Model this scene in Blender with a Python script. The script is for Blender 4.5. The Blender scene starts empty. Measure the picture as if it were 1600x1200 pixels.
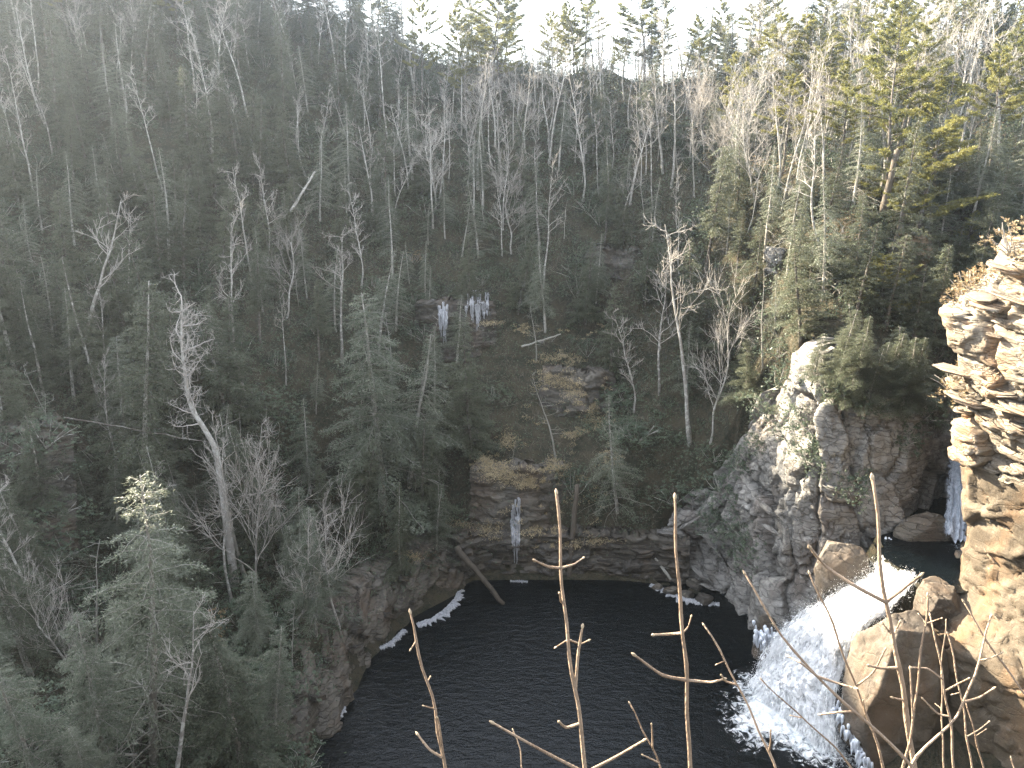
import bpy, math, random
import numpy as np
from mathutils import Vector, Matrix

rng = np.random.default_rng(7)
random.seed(7)
sc = bpy.context.scene
C = sc.collection

# ------------------------------------------------------------------ camera
CAMZ, PITCH, FPX = 45.0, math.radians(18.0), 1256.0
cam_d = bpy.data.cameras.new('camera')
cam_d.sensor_width = 36.0
cam_d.lens = 36.0 * FPX / 1600.0
cam_d.clip_start = 0.05
cam_d.clip_end = 3000
cam = bpy.data.objects.new('camera', cam_d)
cam.location = (0, 0, CAMZ)
cam.rotation_euler = (math.pi / 2 - PITCH, 0, 0)
C.objects.link(cam)
sc.camera = cam

# ------------------------------------------------------------------ light
SUN_AZ, SUN_EL = math.radians(-58), math.radians(28.5)      # azimuth from +Y, negative = to the left
sun_vec = Vector((math.sin(SUN_AZ) * math.cos(SUN_EL), math.cos(SUN_AZ) * math.cos(SUN_EL), math.sin(SUN_EL)))
w = bpy.data.worlds.new('World'); sc.world = w; w.use_nodes = True
wn = w.node_tree
sky = wn.nodes.new('ShaderNodeTexSky'); sky.sky_type = 'NISHITA'; sky.sun_disc = False
sky.sun_elevation = SUN_EL; sky.sun_rotation = SUN_AZ
sky.altitude = 1000; sky.air_density = 1.0; sky.dust_density = 2.0
bg = wn.nodes['Background']; bg.inputs['Strength'].default_value = 0.125
hs = wn.nodes.new('ShaderNodeHueSaturation'); hs.inputs['Saturation'].default_value = 0.36     # sky colour greyed to make the shade less blue, as under thin cloud
wn.links.new(sky.outputs[0], hs.inputs['Color']); wn.links.new(hs.outputs[0], bg.inputs[0])
sl = bpy.data.lights.new('sun', 'SUN'); sl.energy = 4.9; sl.angle = math.radians(0.5); sl.color = (1.0, 0.87, 0.67)
so = bpy.data.objects.new('sun', sl); C.objects.link(so); so.location = (-80, 60, 140)
so.rotation_euler = sun_vec.to_track_quat('Z', 'Y').to_euler()
sc.view_settings.view_transform = 'Standard'; sc.view_settings.look = 'None'
sc.view_settings.gamma = 1.0; sc.view_settings.use_curve_mapping = False
sc.view_settings.exposure = 3.2
sc.cycles.use_denoising = True; sc.cycles.denoising_prefilter = 'NONE'
sc.cycles.max_bounces = 5; sc.cycles.diffuse_bounces = 2; sc.cycles.glossy_bounces = 2
sc.cycles.transmission_bounces = 3; sc.cycles.transparent_max_bounces = 8; sc.cycles.volume_bounces = 0
sc.cycles.use_adaptive_sampling = True; sc.cycles.adaptive_threshold = 0.02

# ------------------------------------------------------------------ projection helpers
sp, cp = math.sin(PITCH), math.cos(PITCH)
def ray(u, v):
    cx, cy = (u - 800) / FPX, (600 - v) / FPX
    return np.array([cx, cp + cy * sp, -sp + cy * cp])
def P(u, v, y=None, z=None):
    d = ray(u, v)
    t = (y / d[1]) if y is not None else (z - CAMZ) / d[2]
    return np.array([d[0] * t, d[1] * t, CAMZ + d[2] * t])
def proj(p):
    p = np.asarray(p, float); x, y, z = p[..., 0], p[..., 1], p[..., 2] - CAMZ
    dep = y * cp - z * sp; up = y * sp + z * cp
    dep = np.where(dep > 0.01, dep, 0.01)
    return 800 + FPX * x / dep, 600 - FPX * up / dep

# ------------------------------------------------------------------ numpy noise
def _h(i, j, k=0, s=0):
    n = (i * 73856093) ^ (j * 19349663) ^ (k * 83492791) ^ (s * 2654435761)
    n = (n ^ (n >> 13)) * 1274126177 & 0x7fffffff
    n = (n ^ (n >> 16)) * 668265263 & 0x7fffffff
    return ((n ^ (n >> 15)) & 0xffffff) / float(0xffffff)
def vnoise(x, y, z=None, s=0):
    x = np.asarray(x, float); y = np.asarray(y, float)
    z = np.zeros_like(x) if z is None else np.asarray(z, float)
    xi, yi, zi = np.floor(x).astype(np.int64), np.floor(y).astype(np.int64), np.floor(z).astype(np.int64)
    fx, fy, fz = x - xi, y - yi, z - zi
    fx = fx * fx * (3 - 2 * fx); fy = fy * fy * (3 - 2 * fy); fz = fz * fz * (3 - 2 * fz)
    r = 0
    for a in (0, 1):
        for b in (0, 1):
            for c in (0, 1):
                wgt = (fx if a else 1 - fx) * (fy if b else 1 - fy) * (fz if c else 1 - fz)
                r = r + wgt * _h(xi + a, yi + b, zi + c, s)
    return r * 2 - 1
def fbm(x, y, z=None, oct=4, s=0):
    r, a = 0, 0.5
    for o in range(oct):
        f = 2.03 ** o
        r = r + a * vnoise(np.asarray(x) * f, np.asarray(y) * f, None if z is None else np.asarray(z) * f, s + o * 17)
        a *= 0.5
    return r
def voro(x, y, s=0):
    """cell id random, second random, distance to the cell border, offset to the cell point"""
    xi, yi = np.floor(x).astype(np.int64), np.floor(y).astype(np.int64)
    d1 = np.full(x.shape, 9.0); d2 = np.full(x.shape, 9.0); r1 = np.zeros(x.shape); r2 = np.zeros(x.shape)
    ox = np.zeros(x.shape); oy = np.zeros(x.shape)
    for a in (-1, 0, 1):
        for b in (-1, 0, 1):
            ci, cj = xi + a, yi + b
            px = ci + 0.1 + 0.8 * _h(ci, cj, 1, s); py = cj + 0.1 + 0.8 * _h(ci, cj, 2, s)
            d = np.maximum(np.abs(px - x), np.abs(py - y)) * 0.6 + np.hypot(px - x, py - y) * 0.4
            near = d < d1
            d2 = np.where(near, d1, np.minimum(d2, d))
            r1 = np.where(near, _h(ci, cj, 3, s), r1); r2 = np.where(near, _h(ci, cj, 4, s), r2)
            ox = np.where(near, x - px, ox); oy = np.where(near, y - py, oy)
            d1 = np.where(near, d, d1)
    return r1, r2, d2 - d1, ox, oy
def sstep(a, b, x):
    t = np.clip((x - a) / (b - a), 0, 1); return t * t * (3 - 2 * t)
def sdist(poly, x, y):
    """signed distance, positive inside"""
    poly = np.asarray(poly, float); n = len(poly)
    d = np.full(np.shape(x), 1e9); ins = np.zeros(np.shape(x), bool)
    for i in range(n):
        a, b = poly[i], poly[(i + 1) % n]
        e = b - a
        t = np.clip(((x - a[0]) * e[0] + (y - a[1]) * e[1]) / (e @ e), 0, 1)
        d = np.minimum(d, np.hypot(x - a[0] - t * e[0], y - a[1] - t * e[1]))
        cond = ((a[1] > y) != (b[1] > y))
        xs = a[0] + (y - a[1]) / ((b[1] - a[1]) if b[1] != a[1] else 1e-9) * e[0]
        ins ^= cond & (x < xs)
    return np.where(ins, d, -d)

# ------------------------------------------------------------------ terrain height
POOL = [(-14.6, 48.0), (-13.0, 56), (-11.8, 61.5), (-9.0, 66.5), (-5.2, 70.2), (-4.4, 72.6), (4, 73.0), (10, 72.8), (17.3, 71.5),
        (21, 67.6), (21.6, 63), (22.3, 60), (25, 58.5), (29, 57), (29, 54), (26, 49), (25, 44), (18, 40), (4, 40), (-10, 42)]
CHAN = [(29.5, 57.2), (30.5, 53.0), (33.6, 53.0), (36.3, 57.4), (44, 66), (50, 70), (47, 72.5), (40.5, 69), (35, 61.8), (31, 59.0)]
PLAT = [(50, 24), (43.5, 38), (39.3, 46.5), (36.4, 52.0), (38.6, 56.6), (47, 65), (53, 70), (75, 74), (140, 70), (140, -20), (60, -20)]
SPUR = [(14.0, 73.2), (18.2, 71.2), (21.2, 67.3), (21.8, 63.0), (22.6, 60.3), (26, 59.4), (30, 59.4), (34, 61.4), (38.5, 66.5), (46, 72),
        (46.5, 74.5), (41, 71.5), (36, 66.6), (31.5, 64.8), (29.2, 64.9), (27.6, 66.6), (26.6, 69.3), (25.2, 73.2), (21.6, 76.6), (16.6, 76.0)]
ctrl = []
def cpix(u, v, y): ctrl.append(P(u, v, y=y))
def cw(x, y, z): ctrl.append(np.array([x, y, z], float))
for a in [(800, 845, 74.5), (720, 850, 74.5), (900, 845, 74.5), (1000, 850, 74.5), (800, 740, 79), (900, 740, 79.5), (880, 600, 90), (700, 620, 87),
          (760, 480, 98), (690, 480, 97.5), (800, 380, 106), (800, 300, 114), (800, 200, 124), (800, 120, 136),
          (950, 125, 136), (1050, 130, 134), (650, 85, 140), (500, 40, 142), (300, -20, 142), (100, -120, 146),
          (600, 900, 69.5), (480, 1000, 57), (400, 1190, 44), (230, 1180, 42), (0, 1200, 36), (0, 800, 59), (0, 650, 65), (200, 650, 72),
          (400, 650, 76), (300, 850, 66), (600, 650, 84), (500, 800, 74), (0, 400, 86), (300, 400, 94), (600, 400, 102), (0, 200, 104),
          (300, 200, 112), (550, 200, 120), (0, 0, 124), (300, 50, 130), (640, 800, 77),
          (1000, 750, 78), (1100, 760, 77), (1100, 600, 84), (1000, 600, 89), (1000, 400, 102), (1100, 300, 106), (1000, 200, 122),
          (1250, 430, 80), (1400, 400, 78), (1250, 280, 90), (1300, 200, 108), (1500, 300, 88), (1500, 150, 115), (1300, 105, 125),
          (1180, 520, 82), (1600, 90, 130), (1500, 95, 128), (1180, 120, 130)]:
    cpix(*a)
for a in [(25, 74, 22.5), (27.3, 70, 27), (28.5, 66.5, 25.5), (32, 65.8, 23.6), (37, 67.3, 21.5), (42, 73, 24), (20.5, 77.5, 10.5), (52, 76, 33), (47, 82, 35),
          (0, 170, 38), (40, 175, 36), (90, 170, 40), (0, 230, 10), (100, 230, 10), (-60, 190, 60), (-60, 240, 30), (-130, 230, 50),
          (-95, 150, 88), (-130, 140, 92), (-112, 110, 88), (-100, 80, 70), (-95, 50, 50), (-70, 30, 28), (-100, 0, 42), (-60, -20, 40), (-50, 15, 27),  # unseen left hill, raised here to throw shade over the slopes
          (120, 130, 56), (140, 100, 52), (150, 170, 40), (70, 85, 42), (95, 90, 45),
          (0, 0, 43.2), (-12, 0, 42), (12, 0, 43), (0, 1.8, 42.4), (-4, 1.8, 42.2), (4, 1.8, 42.5), (0, 10, 32), (-15, 12, 27), (15, 10, 33), (0, 25, 15), (-18, 28, 12), (18, 25, 16), (0, 38, 3), (-14, 40, 3), (16, 38, 3), (30, 20, 22), (30, 38, 4), (34, 44, 3),
          (0, -40, 52), (60, -40, 54), (-60, -60, 52), (120, -40, 56)]:
    cw(*a)
ctrl = np.array(ctrl)
_n = len(ctrl)
_D = np.hypot(ctrl[:, None, 0] - ctrl[None, :, 0], ctrl[:, None, 1] - ctrl[None, :, 1])
def _ker(r): return np.sqrt(r * r + 9.0)
_A = np.zeros((_n + 3, _n + 3)); _A[:_n, :_n] = _ker(_D) + np.eye(_n) * -0.15
_A[:_n, _n] = 1; _A[:_n, _n + 1:] = ctrl[:, :2]; _A[_n, :_n] = 1; _A[_n + 1:, :_n] = ctrl[:, :2].T
_W = np.linalg.solve(_A, np.concatenate([ctrl[:, 2], np.zeros(3)]))
def H(x, y, detail=True):
    x = np.atleast_1d(np.asarray(x, float)); y = np.atleast_1d(np.asarray(y, float))
    z = np.zeros_like(x)
    fx, fy = x.ravel(), y.ravel(); out = np.empty(fx.size)
    for i in range(0, fx.size, 20000):
        a, b = fx[i:i + 20000], fy[i:i + 20000]
        r = _ker(np.hypot(a[:, None] - ctrl[None, :, 0], b[:, None] - ctrl[None, :, 1]))
        out[i:i + 20000] = r @ _W[:_n] + _W[_n] + _W[_n + 1] * a + _W[_n + 2] * b
    z = out.reshape(x.shape)
    if detail:
        near = sstep(6, 20, np.hypot(x, y))
        z = z + near * (2.2 * fbm(x / 14, y / 14, oct=3, s=3) + 0.7 * fbm(x / 3.1, y / 3.1, oct=3, s=9))
    dp = sdist(POOL, x, y)
    z = np.where(dp > 0, -np.minimum(2.5, 0.4 + dp), np.maximum(z, 0.3) * sstep(0, 3.0, -dp) + 0.15)
    dq = sdist(PLAT, x, y)
    pz = 36.6 + 0.10 * (y - 50) + 0.05 * (x - 36) + 0.6 * fbm(x / 5, y / 5, s=5)
    z = np.where(dq > 0, z + (np.maximum(pz, z) - z) * sstep(0.6, 2.6, dq), z)
    ds = sdist(SPUR, x, y)
    z = np.where(ds > 0, np.minimum(z, -1.0), z)
    dc = sdist(CHAN, x, y)
    z = np.where(dc > -0.5, np.minimum(z, 10.8 + 0.0 * x), z)
    return z
def hit(u, v, y0=8.0, y1=220.0):
    d = ray(u, v)
    ys = np.linspace(y0, y1, 900); t = ys / d[1]
    x = d[0] * t; z = CAMZ + d[2] * t
    g = H(x, ys)
    k = np.argmax(z < g)
    if z[k] >= g[k]: return None
    return np.array([x[k], ys[k], g[k]])

# ------------------------------------------------------------------ materials
def new_mat(name):
    m = bpy.data.materials.new(name); m.use_nodes = True
    nt = m.node_tree; nt.nodes.clear()
    return m, nt
class NT:
    def __init__(s, nt): s.nt = nt
    def n(s, t, ins=None, **kw):
        nd = s.nt.nodes.new(t)
        for k, v in kw.items(): setattr(nd, k, v)
        for k, v in (ins or {}).items():
            if isinstance(v, bpy.types.NodeSocket): s.nt.links.new(v, nd.inputs[k])
            else: nd.inputs[k].default_value = v
        return nd
    def noise(s, vec, scale, detail=4, rough=0.6, dist=0.0):
        return s.n('ShaderNodeTexNoise', {'Vector': vec, 'Scale': scale, 'Detail': detail, 'Roughness': rough, 'Distortion': dist}).outputs['Fac']
    def ramp(s, fac, stops):
        r = s.n('ShaderNodeValToRGB', {'Fac': fac}); e = r.color_ramp.elements
        while len(e) < len(stops): e.new(0.5)
        for i, (p, c) in enumerate(stops):
            e[i].position = p; e[i].color = (*c, 1) if len(c) == 3 else c
        return r.outputs['Color']
    def mix(s, fac, a, b, mode='MIX'):
        m = s.n('ShaderNodeMix', data_type='RGBA', blend_type=mode)
        for key, val in ((0, fac), (6, a), (7, b)):
            if isinstance(val, bpy.types.NodeSocket): s.nt.links.new(val, m.inputs[key])
            else: m.inputs[key].default_value = val if key == 0 else (*val, 1)
        return m.outputs[2]
    def math(s, op, a, b=0.0):
        m = s.n('ShaderNodeMath', operation=op)
        for key, val in ((0, a), (1, b)):
            if isinstance(val, bpy.types.NodeSocket): s.nt.links.new(val, m.inputs[key])
            else: m.inputs[key].default_value = val
        return m.outputs[0]
    def out(s, sh): s.n('ShaderNodeOutputMaterial', {'Surface': sh})
    def mapscale(s, vec, sc_, rot=(0, 0, 0)):
        return s.n('ShaderNodeMapping', {'Vector': vec, 'Scale': sc_, 'Rotation': rot}).outputs[0]

def g3(v): return (v, v, v)
def rock_mat(name, dark, mid, light, lichen, lichen_amt, strata=(0.3, 0.3, 2.4), rot=(0, 0, 0), rough=0.85, rust=None, jscale=1.5, jdark=0.45, jbump=0.9):
    m, nt = new_mat(name); q = NT(nt)
    co = q.n('ShaderNodeTexCoord').outputs['Object']
    oi = q.n('ShaderNodeObjectInfo').outputs['Random']
    big = q.noise(co, 0.35, 5, 0.65)
    lay = q.noise(q.mapscale(co, strata, rot), 1.6, 6, 0.7, 0.4)
    fine = q.noise(co, 5.5, 6, 0.75)
    f = q.math('ADD', q.math('MULTIPLY', big, 0.45), q.math('ADD', q.math('MULTIPLY', lay, 0.45), q.math('MULTIPLY', fine, 0.25)))
    f = q.math('ADD', f, q.math('MULTIPLY', q.math('SUBTRACT', oi, 0.5), 0.12))
    col = q.ramp(f, [(0.40, dark), (0.55, mid), (0.72, light)])
    if rust:
        rn = q.ramp(q.noise(q.mapscale(co, (0.5, 0.5, 0.25)), 0.7, 4, 0.6), [(0.50, g3(0)), (0.66, g3(0.8))])
        col = q.mix(rn, col, rust)
    ln = q.ramp(q.noise(co, 1.7, 7, 0.75, 0.6), [(0.60 - 0.12 * lichen_amt, g3(0)), (0.66, g3(0.85))])
    col = q.mix(ln, col, lichen)
    pit = q.ramp(q.noise(co, 9, 5, 0.8), [(0.30, g3(0.55)), (0.45, g3(1.0))])
    col = q.mix(1.0, col, pit, 'MULTIPLY')
    wob = q.n('ShaderNodeVectorMath', {0: q.mapscale(co, tuple(0.9 * k for k in strata), rot), 1: q.n('ShaderNodeVectorMath', {0: q.n('ShaderNodeTexNoise', {'Vector': co, 'Scale': 0.8, 'Detail': 3.0}).outputs['Color'], 1: (0.9, 0.9, 0.9)}, operation='MULTIPLY').outputs[0]}, operation='ADD').outputs[0]
    joint = q.ramp(q.n('ShaderNodeTexVoronoi', {'Vector': wob, 'Scale': jscale}, feature='DISTANCE_TO_EDGE').outputs['Distance'], [(0.0, g3(0)), (0.055, g3(1))])
    col = q.mix(q.math('MULTIPLY', q.math('SUBTRACT', 1.0, joint), jdark), col, tuple(k * 0.5 for k in dark))
    b0 = q.n('ShaderNodeBump', {'Height': joint, 'Strength': jbump, 'Distance': 0.08}).outputs[0]
    b1 = q.n('ShaderNodeBump', {'Height': lay, 'Strength': 0.35, 'Distance': 0.05, 'Normal': b0}).outputs[0]
    b2 = q.n('ShaderNodeBump', {'Height': fine, 'Strength': 0.8, 'Distance': 0.06, 'Normal': b1}).outputs[0]
    bs = q.n('ShaderNodeBsdfPrincipled', {'Base Color': col, 'Roughness': rough, 'Normal': b2, 'Specular IOR Level': 0.3})
    q.out(bs.outputs[0]); return m
def leaf_mat(name, a, b, trans=0.3, rough=0.5, spec=0.3, third=None):
    m, nt = new_mat(name); q = NT(nt)
    co = q.n('ShaderNodeTexCoord').outputs['Object']
    oi = q.n('ShaderNodeObjectInfo').outputs['Random']
    nz = q.ramp(q.noise(co, 0.9, 3), [(0.35, g3(0)), (0.65, g3(1))])
    f = q.math('ADD', q.math('MULTIPLY', oi, 0.6), q.math('MULTIPLY', nz, 0.4))
    col = q.mix(f, a, b)
    if third:
        col = q.mix(q.ramp(q.noise(co, 3.3, 2), [(0.56, g3(0)), (0.64, g3(0.8))]), col, third)
    br = q.math('ADD', 0.65, q.math('MULTIPLY', q.noise(co, 7.0, 1), 0.7))
    col = q.mix(1.0, col, q.n('ShaderNodeCombineColor', {0: br, 1: br, 2: br}).outputs[0], 'MULTIPLY')
    bs = q.n('ShaderNodeBsdfPrincipled', {'Base Color': col, 'Roughness': rough, 'Specular IOR Level': spec})
    tr = q.n('ShaderNodeBsdfTranslucent', {'Color': col})
    mx = q.n('ShaderNodeMixShader', {0: trans, 1: bs.outputs[0], 2: tr.outputs[0]})
    q.out(mx.outputs[0]); return m
def bark_mat(name, a, b, lich=None, scale=3.0):
    m, nt = new_mat(name); q = NT(nt)
    co = q.n('ShaderNodeTexCoord').outputs['Object']
    oi = q.n('ShaderNodeObjectInfo').outputs['Random']
    st = q.noise(q.mapscale(co, (1, 1, 0.3)), scale, 5, 0.7)
    f = q.math('ADD', q.math('MULTIPLY', st, 0.7), q.math('MULTIPLY', oi, 0.3))
    col = q.mix(q.ramp(f, [(0.3, g3(0)), (0.7, g3(1))]), a, b)
    if lich: col = q.mix(q.ramp(q.noise(co, 2.2, 5, 0.7), [(0.5, g3(0)), (0.58, g3(0.9))]), col, lich)
    bp = q.n('ShaderNodeBump', {'Height': st, 'Strength': 0.6, 'Distance': 0.05}).outputs[0]
    bs = q.n('ShaderNodeBsdfPrincipled', {'Base Color': col, 'Roughness': 0.85, 'Normal': bp, 'Specular IOR Level': 0.2})
    q.out(bs.outputs[0]); return m

M = {}
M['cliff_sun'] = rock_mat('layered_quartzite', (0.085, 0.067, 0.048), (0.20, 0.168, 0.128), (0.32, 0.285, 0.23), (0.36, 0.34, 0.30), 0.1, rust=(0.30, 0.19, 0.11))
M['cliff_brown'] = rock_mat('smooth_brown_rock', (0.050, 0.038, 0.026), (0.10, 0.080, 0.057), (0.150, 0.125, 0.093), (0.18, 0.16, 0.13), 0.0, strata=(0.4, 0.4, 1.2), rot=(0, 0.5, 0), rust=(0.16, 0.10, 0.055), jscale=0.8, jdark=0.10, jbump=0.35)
M['cliff_grey'] = rock_mat('lichen_grey_rock', (0.045, 0.043, 0.040), (0.175, 0.167, 0.152), (0.30, 0.287, 0.262), (0.36, 0.355, 0.33), 0.25, strata=(0.5, 0.5, 1.4), rot=(0.0, 0.5, 0), rust=(0.115, 0.095, 0.08))
M['bank'] = rock_mat('dark_wet_rock', (0.022, 0.020, 0.018), (0.066, 0.058, 0.048), (0.14, 0.125, 0.10), (0.20, 0.185, 0.13), 0.0, rough=0.6, rust=(0.09, 0.065, 0.045))
M['boulder'] = rock_mat('brown_boulder_rock', (0.035, 0.028, 0.021), (0.088, 0.072, 0.056), (0.145, 0.124, 0.10), (0.16, 0.147, 0.124), 0.0, strata=(0.7, 0.7, 1.0), rot=(0.3, 0.5, 0), jscale=0.6, jdark=0.12, jbump=0.35, rough=0.75, rust=(0.13, 0.09, 0.06))
M['hemlock'] = leaf_mat('hemlock_needles', (0.066, 0.080, 0.050), (0.112, 0.122, 0.074), third=(0.165, 0.163, 0.118))
M['hemlock_pale'] = leaf_mat('lichened_hemlock_needles', (0.105, 0.125, 0.085), (0.16, 0.175, 0.12), third=(0.26, 0.265, 0.21))
M['pine'] = leaf_mat('white_pine_needles', (0.14, 0.145, 0.045), (0.22, 0.205, 0.062), trans=0.45)
M['rhodo'] = leaf_mat('rhododendron_leaves', (0.046, 0.066, 0.042), (0.085, 0.11, 0.066), trans=0.15, rough=0.45, spec=0.3, third=(0.125, 0.15, 0.09))
M['brush'] = leaf_mat('dry_brush', (0.20, 0.145, 0.085), (0.30, 0.22, 0.12), trans=0.3, third=(0.36, 0.29, 0.15))
M['brush_dull'] = leaf_mat('grey_brush_twigs', (0.19, 0.165, 0.135), (0.33, 0.30, 0.26), trans=0.05)
M['moss_grass'] = leaf_mat('tan_grass_mat', (0.40, 0.325, 0.195), (0.50, 0.42, 0.27), trans=0.2)
M['bark'] = bark_mat('grey_bark', (0.16, 0.145, 0.125), (0.34, 0.32, 0.285), (0.44, 0.43, 0.39))
M['twig'] = bark_mat('grey_twigs', (0.25, 0.228, 0.20), (0.42, 0.39, 0.35))
M['bark_dark'] = bark_mat('dark_conifer_bark', (0.055, 0.045, 0.037), (0.12, 0.10, 0.083), (0.2, 0.195, 0.17))
M['dead'] = bark_mat('silver_dead_wood', (0.20, 0.19, 0.165), (0.34, 0.325, 0.285))
M['log'] = bark_mat('wet_log', (0.045, 0.038, 0.030), (0.12, 0.10, 0.078))
M['sapling'] = bark_mat('tan_sapling_bark', (0.15, 0.105, 0.072), (0.28, 0.21, 0.15), scale=14)
M['bud'] = bark_mat('pale_buds', (0.30, 0.23, 0.155), (0.42, 0.34, 0.24), scale=20)

def terrain_mat():
    m, nt = new_mat('forest_floor'); q = NT(nt)
    co = q.n('ShaderNodeTexCoord').outputs['Object']
    a = q.noise(co, 0.5, 6, 0.7); b = q.noise(co, 4.0, 6, 0.75)
    f = q.math('ADD', q.math('MULTIPLY', a, 0.6), q.math('MULTIPLY', b, 0.4))
    col = q.ramp(f, [(0.36, (0.022, 0.024, 0.016)), (0.47, (0.045, 0.044, 0.030)), (0.56, (0.075, 0.062, 0.042)), (0.68, (0.05, 0.06, 0.03))])
    bp = q.n('ShaderNodeBump', {'Height': b, 'Strength': 1.0, 'Distance': 0.3}).outputs[0]
    bs = q.n('ShaderNodeBsdfPrincipled', {'Base Color': col, 'Roughness': 0.95, 'Normal': bp, 'Specular IOR Level': 0.1})
    q.out(bs.outputs[0]); return m
M['floor'] = terrain_mat()
def water_mat():
    m, nt = new_mat('dark_pool_water'); q = NT(nt)
    co = q.n('ShaderNodeTexCoord').outputs['Object']
    a = q.noise(q.mapscale(co, (0.75, 1.5, 1), (0, 0, 0.35)), 1.2, 4, 0.6, 0.5)
    b = q.noise(q.mapscale(co, (1, 1.6, 1), (0, 0, -0.3)), 3.4, 3, 0.6, 0.3)
    b1 = q.n('ShaderNodeBump', {'Height': a, 'Strength': 0.5, 'Distance': 0.22}).outputs[0]
    b2 = q.n('ShaderNodeBump', {'Height': b, 'Strength': 0.35, 'Distance': 0.08, 'Normal': b1}).outputs[0]
    bs = q.n('ShaderNodeBsdfPrincipled', {'Base Color': (0.002, 0.0035, 0.0045, 1), 'Roughness': 0.08, 'Normal': b2, 'IOR': 1.33, 'Specular IOR Level': 0.38})
    q.out(bs.outputs[0]); return m
M['water'] = water_mat()
def white_mat(name, streak=(3.0, 3.0, 0.5), lo=(0.55, 0.60, 0.64), hi=(0.86, 0.88, 0.88), alpha=None, stops=(0.36, 0.55)):
    m, nt = new_mat(name); q = NT(nt)
    co = q.n('ShaderNodeTexCoord').outputs['Object']
    a = q.noise(q.mapscale(co, streak), 1.5, 6, 0.7, 0.8)
    col = q.ramp(a, [(stops[0], lo), (stops[1], hi)])
    bp = q.n('ShaderNodeBump', {'Height': a, 'Strength': 0.35, 'Distance': 0.1}).outputs[0]
    bs = q.n('ShaderNodeBsdfPrincipled', {'Base Color': col, 'Roughness': 0.6, 'Normal': bp}).outputs[0]
    tr = q.n('ShaderNodeBsdfTranslucent', {'Color': col}).outputs[0]
    sh = q.n('ShaderNodeMixShader', {0: 0.12, 1: bs, 2: tr}).outputs[0]
    if alpha:
        at = q.n('ShaderNodeAttribute', attribute_name='cover').outputs['Fac']
        n1 = q.noise(co, alpha, 6, 0.72, 1.0)
        k = q.ramp(q.math('ADD', at, q.math('SUBTRACT', n1, 0.5)), [(0.42, g3(0)), (0.62, g3(1))])
        sh = q.n('ShaderNodeMixShader', {0: k, 1: q.n('ShaderNodeBsdfTransparent').outputs[0], 2: sh}).outputs[0]
    q.out(sh); return m
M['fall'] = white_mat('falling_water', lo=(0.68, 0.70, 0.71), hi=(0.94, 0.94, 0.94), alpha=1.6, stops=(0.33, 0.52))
M['fall_shade'] = white_mat('shaded_falling_water', lo=(0.22, 0.26, 0.31), hi=(0.55, 0.59, 0.65), alpha=2.2, stops=(0.36, 0.66))  # falling water in greyer tones, the shade of the chute put into the colour
M['foam'] = white_mat('churning_foam', streak=(1.2, 1.2, 1.2), lo=(0.42, 0.47, 0.50), hi=(0.85, 0.87, 0.87), alpha=1.5)
M['white_water'] = white_mat('white_water_drops', lo=(0.70, 0.73, 0.75), hi=(0.92, 0.93, 0.93))
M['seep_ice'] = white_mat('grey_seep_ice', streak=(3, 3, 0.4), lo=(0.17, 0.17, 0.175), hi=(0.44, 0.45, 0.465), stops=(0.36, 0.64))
M['ice'] = white_mat('frozen_seep_ice', streak=(3, 3, 0.6), lo=(0.36, 0.40, 0.46), hi=(0.78, 0.82, 0.88))

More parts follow.
